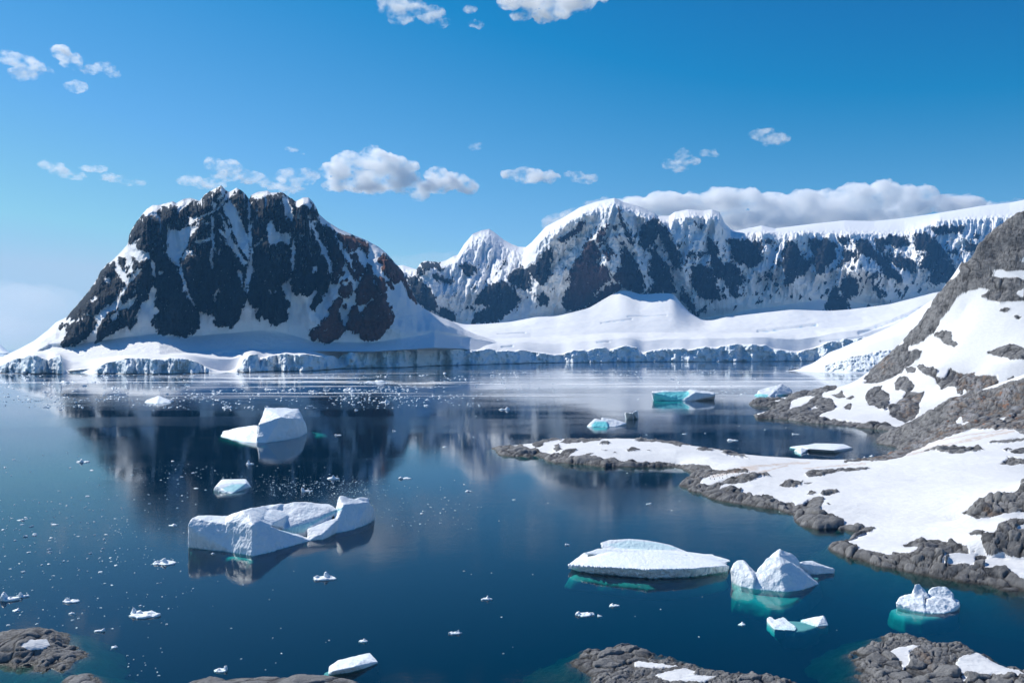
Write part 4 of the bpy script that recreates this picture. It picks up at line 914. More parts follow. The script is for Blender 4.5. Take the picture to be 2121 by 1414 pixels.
def zl(zone, lobe):
    ox, oy, s = zone; r = []
    for p in lobe:
        if p[0] == 'w': r.append(('w', ox + p[1] / s, oy + p[2] / s))
        elif p[0] == 'b': r.append(('b', ox + p[1] / s, p[2]))
        elif p[0] == 't': r.append(('t', ox + p[1] / s, oy + p[2] / s, p[3]))
        elif p[0] == 'z': r.append(('z', ox + p[1] / s, p[2], p[3]))
        else: r.append((ox + p[0] / s, oy + p[1] / s, p[2]))
    return r
def footpts(zone, pts, z0=-0.4, z1=-5.0, grow=0.0):
    """closed slab under the water from waterline pixels of one enlarged view"""
    ox, oy, s = zone; r = []; q = [(wx(ox + x / s, float(wd(oy + y / s))), float(wd(oy + y / s))) for x, y in pts]
    mx_, my_ = sum(a for a, b in q) / len(q), sum(b for a, b in q) / len(q)
    for a, b in q:
        r += [(mx_ + (a - mx_) * 0.86, my_ + (b - my_) * 0.84 + 0.4, z0), (mx_ + (a - mx_) * 0.95, my_ + (b - my_) * 0.95, z0 - 0.9), (a * 1.0, b, z0 - 3.2), (a, b + 1.0, min(z1, z0 - 4))]
    return r
r_, s_, t_ = (360, 980, 4.002), (500, 740, 4.002), (0, 740, 4.002)

berg("iceberg", [zl(r_, l) for l in [
  [('w',130,610),('w',250,626),('w',390,640),('w',500,655),(118,430,238.5),(150,370,240),(200,345,243),(330,356,246),(450,352,246),(420,420,239),(150,480,238),('b',160,252),('b',450,252)],
  [('w',390,640),('w',655,685),('w',850,640),(440,400,239),(450,352,245),(520,318,243),(560,305,241),(610,294,241.5),(660,330,243),(655,425,235),(720,388,238.5),(800,425,241),('b',450,254),('b',800,254)],
  [(560,303,242),(610,294,242),(690,305,252),(720,290,256),(800,256,263),(720,388,240),('b',600,256),('b',780,274)],
  [(700,388,240.5),(800,428,241.5),(690,312,251),(760,300,257),(850,290,260),(960,340,260),(930,445,255),(860,462,250),('b',720,258),('b',930,266)],
  [('w',800,650),('w',1140,556),(800,440,240),(860,478,242),(1000,536,245.5),('b',820,255),('b',1100,253)],
  [(690,310,252),(720,290,256),(800,256,263),(900,248,264),(900,420,256),(760,380,250),('b',640,258),('b',700,272),('b',950,276)],
  [(860,255,264),(1050,235,266),(1200,254,268),(1290,252,269),(1350,300,266),(1150,420,258),(900,455,252),('b',850,276),('b',1350,282),('b',880,252),('b',1200,258)],
  [('w',1300,500),('w',1400,486),('w',1500,463),('w',1600,422),('w',1662,384),(1372,190,271),(1395,182,272),(1410,262,266.5),(1450,255,268),(1610,240,275),(1655,300,278),('b',1380,283),('b',1660,292)],
  [(1440,225,272),(1480,212,274),(1560,196,277),(1612,206,278.5),(1612,235,276.5),(1440,250,269),('b',1450,280),('b',1640,288)],
  [('w',1110,556),('w',1240,548),('w',1310,502),(1400,345,266),(1390,420,264),(1330,380,262),(1110,458,253.5),(1230,500,251),('b',1150,262),('b',1390,270)]]],
  voxel=0.28, smooth_n=1, amp=0.30, nscale=4.5, seed=11, flute=0.22,
  blue_px=Z(*r_, [(880,470),(1000,435),(1150,395),(1300,320),(1400,275),(1400,300),(1250,370),(1110,450),(1080,490),(1000,500)]), blue_amt=0.6,
  foot=[footpts(r_, [(120,620),(250,645),(390,662),(655,700),(860,655),(860,560),(150,540)], -0.9, -9), footpts(r_, [(135,618),(250,645),(400,662),(420,560),(150,560)], -0.25, -4)],
  label="largest iceberg, long and saddle shaped with a pale blue trough, floating left of centre")
berg("iceberg", [zl(s_, l) for l in [
  [('w',122,706),('w',200,706),('w',350,686),('w',480,660),('w',546,625),(145,558,516),(240,520,520),(330,490,525),(430,508,535),(495,515,550),(530,545,563),(200,420,558),(300,417,563),(472,424,574),(484,470,566),('b',200,590),('b',530,600)],
  [('w',-175,652),('w',-100,672),('w',0,697),('w',130,707),(-60,592,560),(20,575,560),(138,562,545),('b',-150,575),('b',140,590)]]],
  voxel=0.5, smooth_n=1, amp=0.6, nscale=6.0, seed=21, foot=[footpts(s_, [(-200,640),(-170,658),(0,705),(200,712),(546,632),(740,640),(720,618),(500,590),(0,600)], -0.5, -6)],
  label="blocky white iceberg with a flat raised top and a low tongue on its left")
berg("iceberg", [zl(p_, l) for l in [
  [(98,312,216.2),(98,345,215.5),('t',130,318,2.0),('t',300,332,2.5),('t',650,350,3.0),('t',950,345,2.7),('t',1180,326,2.0),('w',300,372),('w',650,404),('w',900,398),('w',1190,364),(1212,330,217.5),(170,288,219.5),(400,230,222),(700,236,222),(1000,272,220),('z',300,213,1.0),('z',650,208.8,1.1),('z',950,210.5,1.1),('b',200,234),('b',1100,232)],
  [(200,240,223),(300,207,225),(450,204,226),(900,226,226),(1100,252,223.5),(1222,288,220.5),(1195,306,219.5),(700,236,222.5),('b',300,234),('b',1100,230)],
  [(313,166,229),(380,145,230),(520,138,230.5),(650,150,230.5),(800,180,229.5),(912,225,227),(340,208,226.5),(500,215,226),(800,222,226),('b',400,236),('b',800,236)]]],
  voxel=0.20, smooth_n=1, amp=0.07, nscale=3.0, seed=31, flute=0.55, blue_px=Z(*p_, [(345,178),(520,150),(700,165),(860,205),(820,215),(600,215),(450,205)]), blue_amt=0.3,
  foot=[footpts(p_, [(60,372),(100,385),(300,412),(650,452),(900,445),(1190,392),(1215,365),(1100,300),(200,300)], -0.7, -4)],
  label="long low flat iceberg with fluted sides, right of the bottom centre")
berg("iceberg", [zl(p_, l) for l in [
  [('w',1240,445),('w',1300,473),('w',1380,490),(1228,355,204.5),(1245,310,206),(1272,290,207),(1312,287,207),(1345,325,204),(1395,372,203),(1390,420,199.5),('b',1260,213),('b',1400,213)],
  [('w',1370,488),('w',1500,501),('w',1600,511),('w',1720,497),('w',1836,455),(1410,350,203),(1480,270,204.5),(1560,260,204),(1645,300,203),(1760,400,202),(1570,330,201),('b',1450,214),('b',1780,211)],
  [(1480,275,206),(1530,232,208),(1568,208,209),(1660,244,210),(1672,262,210),(1702,296,209),(1700,370,207),(1560,262,205),('b',1480,215),('b',1710,216)],
  [('w',1690,377),('w',1800,387),('w',1940,378),(1700,305,212),(1740,294,213.5),(1790,293,215),(1870,325,215),(1947,352,213.4),('b',1710,221),('b',1900,219)]]],
  voxel=0.22, smooth_n=1, amp=0.24, nscale=3.0, seed=41, flute=0.10,
  foot=[footpts(p_, [(1225,460),(1240,500),(1300,495),(1400,530),(1500,575),(1600,585),(1680,560),(1800,480),(1870,410),(1780,380),(1400,380),(1250,400)], -1.3, -6), footpts(p_, [(1690,385),(1850,392),(1830,430),(1750,440)], -0.4, -3)],
  label="sculpted white iceberg with a pointed hump and a low tail on its right")
berg("iceberg", [zl(q_, l) for l in [
  [('w',680,905),('w',780,930),('w',870,944),(668,876,184),(700,835,186),(760,820,186.5),(860,870,183),(850,800,187),('b',700,192),('b',880,191)],
  [(785,790,187),(795,747,188),(830,741,188.2),(872,790,187.5),(890,830,186),(780,850,185),('b',790,192),('b',890,191)],
  [('w',860,943),('w',1000,946),('w',1080,922),(1104,884,184),(1040,850,186),(880,850,184),(940,830,185),('b',880,192),('b',1090,190)],
  [(888,792,188),(920,765,189),(955,754,189),(1012,765,189),(1056,810,187.5),(1060,860,186),(900,830,187),('b',900,193),('b',1060,192)]]],
  voxel=0.18, smooth_n=1, amp=0.26, nscale=1.8, seed=51, foot=[footpts(q_, [(620,900),(650,925),(720,955),(850,975),(1000,960),(1100,930),(1080,890),(700,880)], -0.6, -4)],
  label="knobbly white iceberg with two lumps close to the snowy right shore")
berg("iceberg", [zl(p_, l) for l in [
  [('w',1478,720),('w',1530,769),('w',1600,776),(1476,692,175.5),(1495,682,176.5),(1520,690,176),(1560,745,172.5),('b',1500,178)],
  [('w',1530,769),('w',1672,779),('w',1684,766),(1530,700,175),(1600,697,177.5),(1590,712,176),(1678,752,171.6),('b',1590,178)],
  [('w',1828,751),('w',1906,742),(1870,671,175.2),(1845,688,176),(1712,705,177.5),('w',1712,716),('w',1750,725),('b',1880,178)]]],
  voxel=0.17, smooth_n=1, amp=0.10, nscale=1.5, seed=61,
  foot=[footpts(p_, [(1540,715),(1620,700),(1760,704),(1850,745),(1760,778),(1680,790),(1600,780)], -0.22, -1.5)],
  label="u shaped ice floe with two horns joined by turquoise underwater ice")
berg("iceberg", [zl(m_, l) for l in [
  [('w',1416,356),('w',1550,360),('w',1690,362),(1398,290,921),(1402,278,928),(1500,280,930),(1600,276,930),(1700,272,930),('b',1410,950),('b',1700,955)],
  [('w',1664,362),('w',1750,357),('w',1910,350),(1662,350,915),(1720,310,918),(1765,290,920),(1925,305,925),(1926,322,925),(1925,288,935),(1770,268,935),(1712,263,930),('b',1700,955),('b',1915,955)]]],
  voxel=0.8, smooth_n=1, amp=0.7, nscale=6.0, seed=71, blue_px=Z(*m_, [(1425,296),(1500,284),(1600,284),(1705,280),(1715,310),(1655,350),(1660,368),(1410,368)]),
  foot=[footpts(m_, [(1400,365),(1550,380),(1700,372),(1690,350),(1420,345)], -0.5, -5)],
  label="low far iceberg with a bright turquoise left wall and white right end")
berg("iceberg", [zl(n_, l) for l in [
  [('w',235,272),('w',320,275),('w',476,266),(240,235,1025),(262,224,1030),(380,198,1035),(400,205,1030),(360,250,1015),('b',250,1060),('b',470,1060)],
  [('w',360,274),('w',476,266),(385,195,1035),(403,183,1038),(440,205,1040),(478,226,1040),(478,250,1028),('b',400,1060),('b',478,1060)], [('w',214,270),('w',300,275),(216,262,1020),(250,250,1030),('b',230,1045),('b',290,1045)]]],
  voxel=0.9, smooth_n=1, amp=0.8, nscale=6.0, seed=81, blue_px=Z(*n_, [(380,262),(440,262),(440,275),(380,275)], [(214,258),(310,262),(310,276),(214,276)]),
  label="white peaked iceberg floating just off the tip of the dark headland")
berg("iceberg", [zl(m_, l) for l in [
  [('w',858,572),('w',900,575),('w',1040,578),(930,504,622),(980,518,624),(1030,530,618),('b',900,630),('b',1040,632)],
  [('w',1000,577),('w',1100,574),('w',1190,558),(983,497,626),(1100,518,628),(1192,545,625),('b',1000,636),('b',1180,636)]]],
  voxel=0.5, smooth_n=1, amp=0.5, nscale=4.0, seed=91, blue_px=Z(*m_, [(900,565),(930,530),(1020,530),(1050,560),(1040,580),(910,580)]),
  foot=[footpts(m_, [(900,580),(940,600),(1030,592),(1050,575),(950,565)], -0.4, -3)],
  label="wedge shaped pale blue iceberg with twin fins in the middle of the bay")
berg("iceberg", [zl(m_, l) for l in [[('w',1180,470),('w',1240,480),(1182,455,668),(1240,462,665),('b',1190,680),('b',1250,680)], [('w',1230,480),('w',1288,472),(1245,455,668),(1268,440,675),(1283,442,675),('b',1250,685),('b',1288,685)]]],
  voxel=0.4, smooth_n=1, amp=0.4, nscale=3.0, seed=92, label="small white chair shaped ice block beyond the wedge shaped iceberg", cat="iceberg")
berg("ice_floe", [zl(n_, l) for l in [
  [('w',460,636),('w',500,642),('w',600,656),('w',640,650),('t',470,631,0.5),('t',540,622,1.2),('t',620,615,1.6),('b',520,492),('b',640,495)],
  [('w',560,650),('w',640,660),('w',780,668),('w',890,652),('w',912,642),('t',545,628,1.8),('t',640,607,2.0),('t',740,608,2.2),('t',850,613,2.0),('t',905,637,1.0),('t',600,645,1.8),('t',780,655,2.0),('b',640,500),('b',860,497)]]],
  voxel=0.35, smooth_n=1, amp=0.12, nscale=4.0, seed=95, foot=[footpts(n_, [(480,645),(650,666),(780,676),(900,655),(850,640),(600,640)], -0.4, -2)],
  label="wide flat white ice floe in the inner bay beside the rocky shore", cat="ice floe")
berg("ice_floe", [zl(n_, [('w',496,662),('w',545,684),('w',592,660),('t',500,652,1.2),('t',545,640,2.2),('t',590,652,1.2),('b',510,474),('b',590,474)])],
  voxel=0.3, smooth_n=1, amp=0.2, nscale=2.0, seed=96, label="small rounded ice piece touching the near side of the wide flat floe", cat="ice floe")
berg("iceberg", [zl(t_, l) for l in [[('w',1195,374),('w',1300,382),('w',1420,376),(1225,350,900),(1300,330,905),(1320,317,908),(1345,330,905),(1400,352,900),('b',1220,920),('b',1410,920)], [('w',1380,374),('w',1440,362),(1400,350,905),('b',1430,925)]]],
  voxel=0.6, smooth_n=1, amp=0.5, nscale=4.0, seed=97, label="white dome shaped iceberg far out on the left in front of the mountain foot")
berg("ice_floe", [zl(r_, l) for l in [[('w',330,140),('w',400,160),('w',480,168),('w',575,135),('w',640,108),('t',335,120,1.2),('t',352,100,2.4),('t',420,92,2.0),('t',470,75,2.8),('t',600,80,2.2),('t',480,150,0.5),('t',610,100,1.2),('b',400,366),('b',600,366)]]],
  voxel=0.35, smooth_n=1, amp=0.16, nscale=2.5, seed=98, blue_px=Z(*r_, [(410,120),(480,90),(590,85),(585,120),(500,155),(420,150)]), blue_amt=0.6, label="turquoise centred ice floe behind the largest iceberg", cat="ice floe")
berg("ice_floe", [zl(k_, l) for l in [[('w',270,1078),('w',340,1070),('w',450,1045),('w',618,1000),('t',275,1025,0.7),('t',345,992,1.0),('t',400,1004,1.1),('t',520,980,1.1),('t',560,984,0.8),('t',612,996,0.3),('t',300,1062,0.8),('t',450,1030,1.2),('b',350,153.6),('b',560,157)]]],
  voxel=0.16, smooth_n=1, amp=0.09, nscale=1.6, seed=99, foot=[footpts(k_, [(215,1070),(250,1090),(330,1085),(500,1050),(620,1008),(500,1010),(280,1040)], -0.3, -1.5)],
  label="arrow shaped white ice floe near the bottom edge, left of centre", cat="ice floe")

# smaller pieces: clusters of lumps
def lump_lobes(u, v, w, h, seed, flat=0.6):
    rnd = random.Random(seed); d = float(wd(v)); m = d / FOC; W_ = w * m; Hh = max(h * m * flat, 0.25); dep = max(W_ * rnd.uniform(0.45, 0.7), 0.7)
    x0 = wx(u, d); L = []; sl = rnd.uniform(-0.25, 0.25); n = 11; P = []
    for a in range(n):                                       # low irregular pan
        an = a / n * 6.283; rr = rnd.uniform(0.62, 1.0)
        px, py = x0 + math.cos(an) * W_ * 0.5 * rr, d + dep * 0.5 + math.sin(an) * dep * 0.5 * rr
        P.append((px, py, -0.4)); P.append((px, py, Hh * rnd.uniform(0.06, 0.25)))
    L.append(P)
    for i in range(rnd.choice([1, 2, 2, 3]) + (w > 40)):      # unequal lumps and fins on it
        s = 1.0 if i == 0 else rnd.uniform(0.3, 0.7)
        cx = x0 + rnd.uniform(-0.36, 0.36) * W_; cy = d + dep * rnd.uniform(0.3, 0.7); rw = W_ * rnd.uniform(0.10, 0.26); rd = dep * rnd.uniform(0.14, 0.3); tw = rnd.uniform(-0.6, 0.6)
        P = []
        for a in range(7):
            an = a / 7 * 6.283 + rnd.random(); rr = rnd.uniform(0.7, 1.1); ax, ay = math.cos(an) * rw * rr, math.sin(an) * rd * rr
            P.append((cx + ax, cy + ay + tw * ax * 0.5, 0.0))
            if a % 2: P.append((cx + ax * 0.8, cy + ay * 0.8, Hh * s * rnd.uniform(0.2, 0.6)))
        for _ in range(2): P.append((cx + rnd.uniform(-.6, .6) * rw, cy + rnd.uniform(-.3, .3) * rd, Hh * s * rnd.uniform(0.75, 1.0)))
        L.append(P)
    return L
def growler(u, v, w, h, label, seed, name="ice_floe", cat="ice floe"):
    L = lump_lobes(u, v, w, h, seed)
    vox = max(0.10, 1.6 * float(wd(v)) / FOC)
    me = remeshed(L, vox, 1)
    n = len(me.vertices); co = np.empty(n * 3, np.float32); me.vertices.foreach_get("co", co); co = co.reshape(-1, 3).astype(float)
    no = np.empty(n * 3, np.float32); me.vertex_normals.foreach_get("vector", no); no = no.reshape(-1, 3)
    s = max(w * float(wd(v)) / FOC / 6, 0.4)
    co += no * (s * 0.30 * fbm(*(co.T / s), seed, 4))[:, None]
    me.vertices.foreach_set("co", co.astype(np.float32).ravel())
    a = me.attributes.new("blue", 'FLOAT', 'POINT'); a.data.foreach_set("value", (sst(0.2, 0.0, co[:, 2]) * 0.4).astype(np.float32))
    me.materials.clear(); me.materials.append(M_ICE); smooth_mesh(me)
    o = bpy.data.objects.new(name, me); scene.collection.objects.link(o)
    return tag(o, label, cat)
GR = [
 (333,1171,56,22,"lumpy white ice floe left of and below the largest iceberg"),
 (14,1246,48,36,"wide white ice floe at the left edge above the rock islet"),
 (45,1237,26,20,"rounded ice piece touching the right side of the floe at the left edge"),
 (143,1249,40,18,"thin slanting ice sliver right of the floe at the left edge"),
 (290,1281,74,34,"ice floe with an upright fin on its left, between the islet and the large iceberg"),
 (203,1309,24,20,"small crumbly ice piece just above right of the bottom left islet"),
 (31,1266,20,10,"small ice piece between the left edge floe and the bottom left islet"),
 (146,1272,16,12,"tiny hooked ice piece below the slanting sliver at the left"),
 (235,1342,18,12,"small ice piece right of the bottom left islet"),
 (453,1393,38,18,"curved ice piece right above the low smooth rock at the bottom edge"),
 (668,1203,56,24,"ragged floe with a blue underside right below the largest iceberg"),
 (751,1330,27,14,"smooth tapered ice piece up and right of the arrow shaped floe"),
 (943,1314,34,18,"double lobed white ice piece low in the centre"),
 (1009,1243,29,22,"small heaped ice piece in the open water at the centre"),
 (1175,1129,14,14,"small white ice cone up and left of the long flat iceberg"),
 (1273,1256,27,14,"smooth oval ice piece below the long flat iceberg"),
 (1212,1277,42,16,"low pointed ice piece below the left half of the long flat iceberg"),
 (1243,1277,13,10,"tiny ice piece beside the low pointed one"),
 (1539,1295,19,14,"small bumpy ice piece left of the u shaped floe"),
 (515,962,20,20,"diamond shaped ice piece below the blocky iceberg"),
 (687,993,30,18,"pale blue tilted ice piece behind the right end of the largest iceberg"),
 (840,992,32,10,"flat oblong ice piece right of the scattered ice chips"),
 (970,1018,18,8,"thin ice piece far right of the largest iceberg"),
 (700,902,19,8,"ice piece right of the blocky iceberg"),
 (634,1018,29,16,"low white ice mound among the scattered chips behind the largest iceberg"),
 (168,958,30,14,"ice piece with a raised left end alone on the left water"),
 (129,793,30,9,"pair of blue shadowed ice blocks near the left glacier front"),
 (186,792,22,8,"blue ice block close to the glacier front, right of the pair"),
 (796,834,28,16,"turquoise ice piece with a raised knob in front of the mountain foot"),
 (725,809,42,14,"blue and white ice mound among the far floes"),
 (645,811,25,9,"white humped floe left of the blue and white mound"),
 (557,807,34,9,"long white floe with a knob on its right end among the far floes"),
 (763,793,72,9,"longest flat white floe near the glacier front"),
 (468,845,30,9,"white floe behind the blocky iceberg on its left"),
 (1045,849,30,12,"toothed ice piece in the middle of the bay left of the twin finned wedge"),
 (1345,1044,16,8,"small ice piece in the water below the snowy point"),
 (1418,899,14,6,"small ice piece between the twin finned wedge and the snowy point"),
 (1065,1035,10,6,"tiny lone ice piece left below the tip of the snowy point"),
 (1522,913,30,9,"flat wedge of ice beyond the snowy point"),
 (1650,900,22,7,"small flat floe behind the wide flat floe in the inner bay"),
 (1808,945,15,6,"small floe beside the shore rocks in the inner bay"),
 (1794,949,16,6,"small floe nearest the beach of the inner bay"),
 (817,893,12,8,"small ice piece alone right of the blocky iceberg"),
 (921,926,13,6,"small ice piece left of the tip of the snowy point"),
 (355,1089,20,8,"white ice piece off the upper left of the largest iceberg"),
 (110,1087,20,9,"flat ice piece among the chips on the left water"),
 (40,1078,20,9,"flat ice piece near the left edge among the chips"),
 (440,1147,11,8,"white ice piece in the turquoise glow of the largest iceberg"),
]
for i, g in enumerate(GR):
    growler(g[0], g[1], g[2], g[3], g[4], 500 + i)

# ---- loose ice chips
rnd = random.Random(7)
protos = []
for i in range(7):
    P = []
    for a in range(10):
        an = a / 10 * 6.283; rr = rnd.uniform(0.6, 1.0)
        P += [(math.cos(an) * rr * 0.5, math.sin(an) * rr * 0.42, -0.1), (math.cos(an) * rr * 0.45, math.sin(an) * rr * 0.38, rnd.uniform(0.05, 0.13))]
    P += [(rnd.uniform(-.25, .25), rnd.uniform(-.2, .2), rnd.uniform(0.14, 0.30)) for _ in range(3)]
    me = remeshed([P], 0.06, 1); n = len(me.vertices)
    co = np.empty(n * 3, np.float32); me.vertices.foreach_get("co", co); co = co.reshape(-1, 3).astype(float)
    co += 0.05 * np.stack([fbm(*(co.T / 0.25), 600 + i * 3 + k, 3) for k in range(3)], 1)
    me.vertices.foreach_set("co", co.astype(np.float32).ravel())
    a = me.attributes.new("blue", 'FLOAT', 'POINT'); a.data.foreach_set("value", np.zeros(n, np.float32))
    me.materials.clear(); me.materials.append(M_ICE); smooth_mesh(me); protos.append(me)
landS = [shore(shoreA), shore(shoreB)]
def on_land(x, y):
    for S in landS:
        if poly_sd(np.array([x]), np.array([y]), S)[0] > -1.5: return True
    return False
chips = []
def chip(u, v, w):
    d = float(wd(v)); x = wx(u, d)
    if on_land(x, d): return
    chips.append((x, d, w * d / FOC))
regions = [((-10,420),(930,1300),130,(4,12)), ((-10,260),(1030,1200),70,(4,13)), ((330,700),(960,1030),45,(3,7)), ((560,760),(995,1030),170,(2.2,5)), ((740,960),(1005,1090),50,(3,9)), ((0,700),(1150,1400),30,(3,8)),
           ((0,1100),(772,800),60,(4,16)), ((0,900),(800,850),120,(3,13)), ((900,1600),(770,830),40,(4,12)), ((700,1700),(850,1130),34,(3,7)), ((900,1750),(1180,1400),22,(2.5,6)), ((200,350),(1340,1400),14,(4,8))]
for (ua, ub), (va, vb), k, (wa, wb) in regions:
    for _ in range(k):
        chip(rnd.uniform(ua, ub), rnd.uniform(va, vb), wa + (wb - wa) * rnd.random() ** 2.2)
def near_big(x, y):
    u, v = to_uv(x, y, 0)
    for a, b, c, d in [(385,780,1060,1155),(450,640,880,920),(1175,1515,1130,1200),(1510,1730,1160,1230),(1850,1990,1240,1275),(1345,1485,818,835),(0,175,1300,1390),(1215,1300,870,890),(435,520,1000,1024),(675,790,1370,1400),(1580,1720,1285,1310),(1180,2121,1340,1414),(370,740,1398,1414)]:
        if a < u < b and c < v < d: return True
    return False
chips = [c for c in chips if not near_big(c[0], c[1])]
chips.sort(key=lambda c: -(c[2] / c[1]))
ZONES = [(-99, 700, 0, 800, "on the far left water close to the glacier front", "near the left glacier front"), (700, 3000, 0, 800, "on the far right water close to the glacier front", "near the right glacier front"),
         (-99, 480, 800, 870, "among the far floes at the left, below the black mountain", "among the far left floes"), (480, 1000, 800, 870, "among the far floes below the brown cliff", "among the far middle floes"),
         (560, 800, 985, 1035, "in the dense swarm right behind the largest iceberg", "in the swarm behind the largest iceberg"), (800, 1010, 985, 1110, "in the scatter off the right end of the largest iceberg", "off the right end of the largest iceberg"),
         (-99, 210, 1150, 1500, "on the dark water near the bottom left islet", "near the bottom left islet"), (210, 420, 1150, 1500, "on the dark water between bottom left islet and largest iceberg", "below the largest iceberg at the left"),
         (-99, 210, 985, 1150, "on the mid blue water at the left edge", "on the left edge water"), (210, 480, 985, 1150, "just left of the largest iceberg", "left of the largest iceberg"),
         (-99, 560, 870, 985, "on the pale water left of the blocky iceberg", "left of the blocky iceberg"), (560, 1000, 870, 985, "on the water right of the blocky iceberg", "right of the blocky iceberg"),
         (-99, 1100, 0, 1500, "on the open dark water at the bottom middle", "on the bottom middle water"), (1000, 3000, 0, 1000, "on the water beyond the snowy point", "beyond the snowy point"), (-99, 9000, 0, 2000, "on the deep blue water below the snowy point", "below the snowy point")]
for i, (x, y, w) in enumerate(chips[:290]):
    o = bpy.data.objects.new("ice_chip", protos[i % 7]); scene.collection.objects.link(o)
    o.location = (x, y, 0); o.rotation_euler = (0, 0, rnd.uniform(0, 6.28)); k = w * rnd.uniform(0.9, 1.15); o.scale = (k, k * rnd.uniform(0.45, 1.0), k * rnd.uniform(0.5, 0.9) if w > 0.8 else k)
    uu, vv = to_uv(x, y, 0)
    for a0, a1, b0, b1, where, grp in ZONES:
        if a0 <= uu < a1 and b0 <= vv < b1: break
    size = "larger" if w / y * FOC > 6.5 else "small"
    tag(o, f"{size} loose white ice chip {where}", "ice chip", f"{size} ice chips {grp}")
# flecks too many and too small to count
rng = np.random.default_rng(5)
def flecks(u0, u1, v0, v1, n, s0, s1, core=None):
    uu = rng.uniform(u0, u1, n); vv = rng.uniform(v0, v1, n)
    keepn = fbm(uu / 60, vv / 9, seed=801, octv=3) > (-0.05 if core is None else core)
    uu, vv = uu[keepn], vv[keepn]; return np.stack([uu, vv, rng.uniform(s0, s1, len(uu))], 1)
F = np.concatenate([flecks(0, 1000, 775, 845, 1500, 2, 8), flecks(0, 900, 800, 830, 500, 3, 10, 0.15), flecks(1000, 1560, 765, 820, 600, 2, 7), flecks(-20, 400, 1020, 1180, 260, 2, 5, 0.1), flecks(150, 480, 960, 1010, 200, 1.2, 2.6), flecks(440, 800, 985, 1035, 450, 1.2, 3.0), flecks(0, 420, 1010, 1300, 200, 1.2, 2.6), flecks(780, 1000, 1010, 1100, 90, 1.2, 3), [(c[0] / c[1] * FOC + CX, VH + EYE * FOC / c[1], c[2] / c[1] * FOC) for c in chips[290:]]])
vs, fs = [], []
for u, v, w in F:
    d = float(wd(v)); x = wx(u, d); r = w * d / FOC / 2; h = min(0.5 * r, 0.6); b = len(vs); an = rng.uniform(0, 6.28); q = rng.uniform(.6, 1, 6)
    if near_big(x, d) or on_land(x, d): continue
    for k in range(6):
        vs.append((x + math.cos(an + k * 1.047) * r * q[k], d + math.sin(an + k * 1.047) * r * q[k], -0.05))
    for k in range(6):
        vs.append((x + math.cos(an + k * 1.047) * r * q[k] * .6, d + math.sin(an + k * 1.047) * r * q[k] * .6, h * q[5 - k]))
    for k in range(6):
        fs.append((b + k, b + (k + 1) % 6, b + 6 + (k + 1) % 6, b + 6 + k))
    fs += [(b + 6, b + 7, b + 8, b + 9), (b + 6, b + 9, b + 10, b + 11)]
o = mesh_obj("brash_ice", vs, fs, M_ICE, smooth=False, attrs={"blue": np.zeros(len(vs))})
tag(o, "tiny flecks of brash ice spread thinly over the water", "brash ice", kind="stuff")
# ---------------------------------------------------------------- clouds far behind the mountains
def cloud_mat(name, dens, scale, lo, hi):
    t = NT(name)
    P = t.pos()
    n = t.noise(t.mapped(P, (1, 1, 1.5)), scale, 5, 0.62)
    dn = t.step(n, lo, hi, 0.0, dens)
    v = t.n.new("ShaderNodeVolumeScatter"); v.inputs["Color"].default_value = (1, 1, 1, 1); v.inputs["Anisotropy"].default_value = 0.3
    t.l.new(dn, v.inputs["Density"]); t.l.new(v.outputs[0], t.out.inputs["Volume"])
    return t.m
M_CUM = cloud_mat("cumulus_vapour", 0.0150, 0.0038, 0.40, 0.68)
M_WISP = cloud_mat("thin_cloud_vapour", 0.0085, 0.0052, 0.44, 0.70)
M_BANK = cloud_mat("cloud_bank_vapour", 0.0130, 0.0030, 0.34, 0.66)
def cloud(blobs, d, mat, seed, label, voxel=2.2, rough=0.6):
    k = d / FOC; bm = bmesh.new()
    for i, (u, v, ru, rv) in enumerate(blobs):
        dd = d + (hsh(np.array(i), np.array(seed), np.array(3), 9).item() - 0.5) * ru * k
        r = bmesh.ops.create_icosphere(bm, subdivisions=3, radius=1.0)
        for w in r["verts"]:
            w.co = Vector((wx(u, d) + w.co.x * ru * k, dd + w.co.y * ru * k * 0.8, wz(v, d) + w.co.z * rv * k))
    me = bpy.data.meshes.new("cloud"); bm.to_mesh(me); bm.free()
    ob = bpy.data.objects.new("cloud", me); scene.collection.objects.link(ob)
    m = ob.modifiers.new("r", 'REMESH'); m.mode = 'VOXEL'; m.voxel_size = voxel * k
    dg = bpy.context.evaluated_depsgraph_get(); dg.update()
    out = bpy.data.meshes.new_from_object(ob.evaluated_get(dg)); bpy.data.objects.remove(ob); bpy.data.meshes.remove(me)
    n = len(out.vertices); co = np.empty(n * 3, np.float32); out.vertices.foreach_get("co", co); co = co.reshape(-1, 3).astype(float)
    no = np.empty(n * 3, np.float32); out.vertex_normals.foreach_get("vector", no); no = no.reshape(-1, 3)
    s = 16 * k
    q = (fbm(co[:, 0] / s, co[:, 1] / s, co[:, 2] / s, seed, 4, 0.6) * 14 + 4 * fbm(co[:, 0] / s * 4, co[:, 1] / s * 4, co[:, 2] / s * 4, seed + 3, 3, ridged=True)) * k * rough
    co += no * q[:, None]
    out.vertices.foreach_set("co", co.astype(np.float32).ravel()); out.materials.clear(); out.materials.append(mat); smooth_mesh(out)
    o = bpy.data.objects.new("cloud", out); scene.collection.objects.link(o)
    tag(o, label, "cloud")
    return o
cloud([(690,352,34,18),(730,345,38,28),(772,338,36,30),(810,350,40,30),(760,375,70,22),(835,378,44,22),(700,382,34,14),(868,402,22,16),(900,385,44,13),(905,360,30,14),(935,372,36,17),(965,385,26,14),(850,345,20,14)], 12500, M_CUM, 1, "largest puffy white cumulus cloud right above the black mountain")
